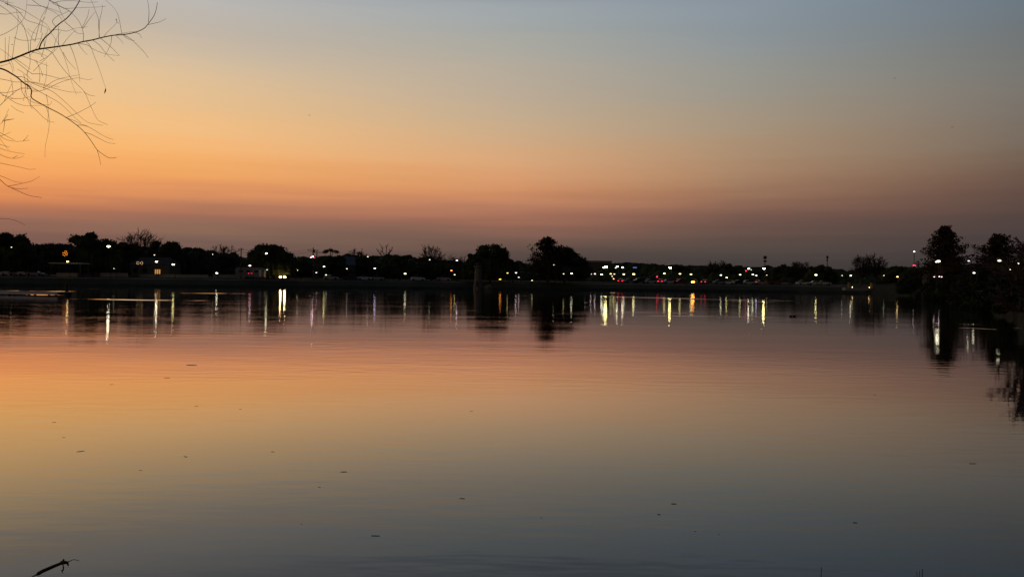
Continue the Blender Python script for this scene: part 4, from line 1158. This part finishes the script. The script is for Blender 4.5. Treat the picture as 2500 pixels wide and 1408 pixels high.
TW7 = [
 [(1695, 285), (1800, 262), (1850, 245), (1900, 218)], [(1700, 260), (1708, 150), (1700, 60), (1690, 0)],
 [(1400, 400), (1390, 360), (1375, 270), (1350, 170), (1310, 100), (1260, 50), (1205, 0)], [(1185, 428), (1230, 370), (1290, 315), (1335, 260), (1330, 215)],
 [(1340, 255), (1365, 275)],
 [(1140, 435), (1130, 300), (1125, 210), (1090, 120), (1060, 40), (1040, 0)], [(1135, 430), (1140, 250), (1165, 140), (1175, 60)],
 [(560, 0), (620, 30), (700, 80), (760, 100), (850, 95), (950, 90), (1100, 85), (1215, 75)], [(600, 40), (700, 15), (850, 12), (1000, 30), (1120, 25)],
 [(955, 478), (955, 390), (935, 310), (900, 240), (850, 180), (790, 130), (700, 85)], [(710, 528), (760, 460), (820, 390), (875, 350)],
 [(1060, 462), (1130, 510), (1180, 570), (1230, 630), (1310, 705)], [(870, 500), (990, 515), (1060, 560), (1160, 605), (1270, 630), (1370, 640)],
 [(985, 475), (1040, 540), (1070, 620), (1110, 720), (1150, 830), (1190, 950), (1210, 1010)],
 [(515, 560), (590, 600), (640, 670), (700, 760), (800, 880), (900, 985), (970, 1060), (1040, 1220), (1110, 1360), (1160, 1400), (1235, 1430)],
 [(960, 1055), (1020, 1090), (1090, 1103)], [(680, 535), (730, 640), (770, 760), (800, 870), (840, 1000), (880, 1085)], [(720, 600), (780, 700), (870, 800)],
 [(800, 515), (850, 640), (885, 760), (910, 870), (915, 940)], [(1410, 405), (1470, 450), (1540, 470)], [(1420, 402), (1500, 450), (1600, 545), (1660, 610), (1700, 665)],
 [(1280, 415), (1270, 500), (1230, 590), (1195, 655)], [(1150, 440), (1260, 530), (1330, 600), (1365, 635)], [(1330, 412), (1380, 460), (1415, 505)],
 [(1550, 375), (1600, 395), (1620, 440)], [(1230, 420), (1350, 395), (1450, 375), (1545, 365)], [(895, 500), (950, 580), (1000, 630)],
 [(940, 320), (1000, 200), (1020, 110)], [(950, 330), (1040, 200), (1090, 140)], [(370, 850), (480, 850), (600, 880), (700, 905), (800, 912)],
 [(500, 1015), (600, 940), (700, 900), (800, 880), (905, 860)], [(360, 1045), (450, 1045), (560, 1010), (680, 950), (800, 912), (900, 895), (1000, 915), (1060, 905)],
 [(200, 880), (280, 890), (360, 950), (480, 1000), (600, 1050), (700, 1130), (800, 1220), (900, 1320), (1000, 1400), (1100, 1425), (1180, 1440)],
 [(300, 960), (450, 1050), (560, 1110), (680, 1180), (780, 1270), (860, 1350), (930, 1410)], [(350, 940), (520, 985), (680, 1030), (800, 1055), (935, 1060)],
 [(0, 905), (100, 925), (180, 942), (280, 940), (400, 945), (520, 970), (680, 1000)], [(0, 1060), (100, 1060), (250, 1020), (350, 1010)],
 [(0, 1065), (80, 1115), (180, 1180), (300, 1215), (400, 1210), (480, 1210)], [(350, 1130), (350, 1200), (420, 1270), (500, 1350), (570, 1395), (620, 1400)],
 [(240, 930), (250, 1040), (290, 1110), (370, 1170), (450, 1190), (560, 1205), (595, 1160)], [(530, 1230), (555, 1310), (565, 1400), (550, 1534), (520, 1674), (515, 1804)],
 [(0, 1210), (100, 1115), (180, 1050), (240, 1010), (330, 1000)], [(120, 1130), (250, 1130), (350, 1110)], [(760, 1350), (900, 1290), (1040, 1215), (1100, 1170)],
 [(370, 850), (300, 800), (200, 720), (130, 660), (60, 600), (0, 560)], [(330, 600), (345, 650), (340, 760), (300, 870)],
 [(-20, 0), (110, 55), (250, 110), (350, 170), (450, 230), (530, 280), (590, 360)], [(-10, 60), (80, 120), (200, 230), (300, 350), (400, 480)],
 [(60, 40), (200, 120), (300, 230), (450, 280), (550, 330), (600, 400), (680, 520)], [(0, 410), (60, 385), (140, 340), (220, 280), (280, 200), (300, 100), (310, -10)],
 [(360, -5), (450, 60), (560, 110), (650, 160), (715, 235)], [(310, 60), (480, 75), (600, 110), (700, 150)], [(550, -5), (640, 60), (750, 100), (830, 150)],
 [(650, 30), (680, 100), (720, 190), (745, 225)], [(0, 160), (80, 165), (180, 145), (260, 150)], [(160, 430), (230, 460), (330, 465), (430, 450), (490, 448)],
 [(350, 595), (350, 490), (380, 380), (430, 300), (520, 200)], [(60, 700), (60, 500), (60, 430)], [(90, 695), (100, 520), (110, 420)], [(140, 680), (170, 460), (200, 330), (210, 180)],
 [(330, 600), (320, 480), (290, 360), (250, 260), (200, 180), (190, 110)], [(400, 480), (460, 240), (500, 150), (540, 80)], [(350, 595), (450, 620), (490, 650), (500, 680)],
 [(380, 820), (480, 720), (560, 640), (610, 570)], [(95, 695), (130, 760), (150, 840)], [(170, 670), (300, 760), (350, 800)], [(250, 640), (380, 690), (480, 730), (555, 758)],
 [(0, 760), (60, 745), (110, 730)], [(20, 1408), (60, 1340), (100, 1250)], [(45, 1385), (160, 1365)], [(510, 540), (505, 450), (530, 380)], [(670, 520), (670, 400), (672, 300)],
 [(640, 310), (600, 250), (640, 200), (700, 170), (790, 130)], [(570, 385), (640, 340), (760, 360), (850, 330), (1000, 310)], [(740, 250), (830, 330), (880, 380), (960, 390)],
]
TW8 = [
 [(-60, 200), (0, 245), (80, 290), (200, 308), (340, 293)], [(0, 205), (100, 260), (170, 295)], [(0, 245), (70, 225), (120, 200)], [(265, 300), (300, 270), (322, 235)],
 [(-40, 330), (60, 360), (110, 372)], [(-60, 345), (0, 385), (90, 415), (180, 435), (285, 450)], [(-60, 405), (0, 455), (80, 490), (150, 502), (220, 495), (270, 475)], [(150, 498), (205, 467)],
 [(-80, 540), (0, 555), (120, 580), (240, 605), (340, 628), (410, 620)], [(-80, 660), (0, 700), (80, 730), (160, 765), (250, 778)],
 [(95, 820), (220, 795), (350, 765), (410, 735), (455, 710)], [(130, 838), (230, 852), (320, 842)], [(-100, 1195), (0, 1190), (100, 1195), (200, 1220), (290, 1268)],
 [(880, 122), (960, 125), (1040, 155), (1130, 210), (1220, 260), (1300, 288)], [(970, 205), (1040, 225), (1150, 280), (1230, 320), (1320, 335)],
 [(750, 35), (850, 70), (930, 110), (1000, 128)], [(1112, 400), (1140, 500), (1155, 580)], [(90, 0), (50, 60), (0, 115)], [(50, 65), (160, 50)], [(55, 70), (45, 150), (35, 205)], [(-30, 230), (40, 330), (100, 405)],
]
allt = [C7(p) for p in TW7] + [C8(p) for p in TW8]
# finer twigs crowding the left corner
for _ in range(28):
    x, y = rng.uniform(-40, 620), rng.uniform(-40, 1250)
    a = rng.choice((rng.uniform(-.6, .9), rng.uniform(1.1, 2.0), rng.uniform(-1.9, -1.1))); L = rng.uniform(110, 330); k = rng.uniform(-.5, .5); p = [(x, y)]
    for q in range(4): x += math.cos(a) * L / 4; y += math.sin(a) * L / 4; a += k * .35; p.append((x, y))
    if max(q[0] for q in p) < 760: allt.append(C7(p))
for i, p in enumerate(allt):
    fine = i >= len(TW7) + len(TW8)
    if i < 95: branch('twig', p, 5.6 if not fine else 4.2, 2.6, None, TD + (rng.uniform(-.15, .15) if fine else 0), rng.uniform(-.12, .12))
if len(allt) > 95:
    m = MB()
    for p in allt[95:]:
        P = smooth_pts([at(x, y, TD + rng.uniform(-.1, .25)) for x, y in p], 2); N = len(P); dd = rng.uniform(-.3, .3)
        m.tube([trel(q) for q in P], [max(.0008, (4.5 - 1.8 * i / (N - 1)) * .5 * UNIT) for i in range(N)], 4)
    tag(m.build('fine_twig', M['twigbark'], tree), kind='stuff')
for (X, Y, a, s) in ((1332, 232, 1.3, 34), (1203, 1045, 1.75, 62), (140, 512, .1, 26)):
    P0 = at(X / 4.693, Y / 4.693, TD); u = UNIT * s / 2; d = Vector((math.cos(a), 0, -math.sin(a)))
    MB().tube([trel(P0 - d * u), trel(P0 - d * u * .2 + Vector((u * .15, 0, 0))), trel(P0 + d * u * .5), trel(P0 + d * u)], [u * .10, u * .26, u * .2, u * .03], 6).build('dead_leaf', M['deadleaf'], tree)
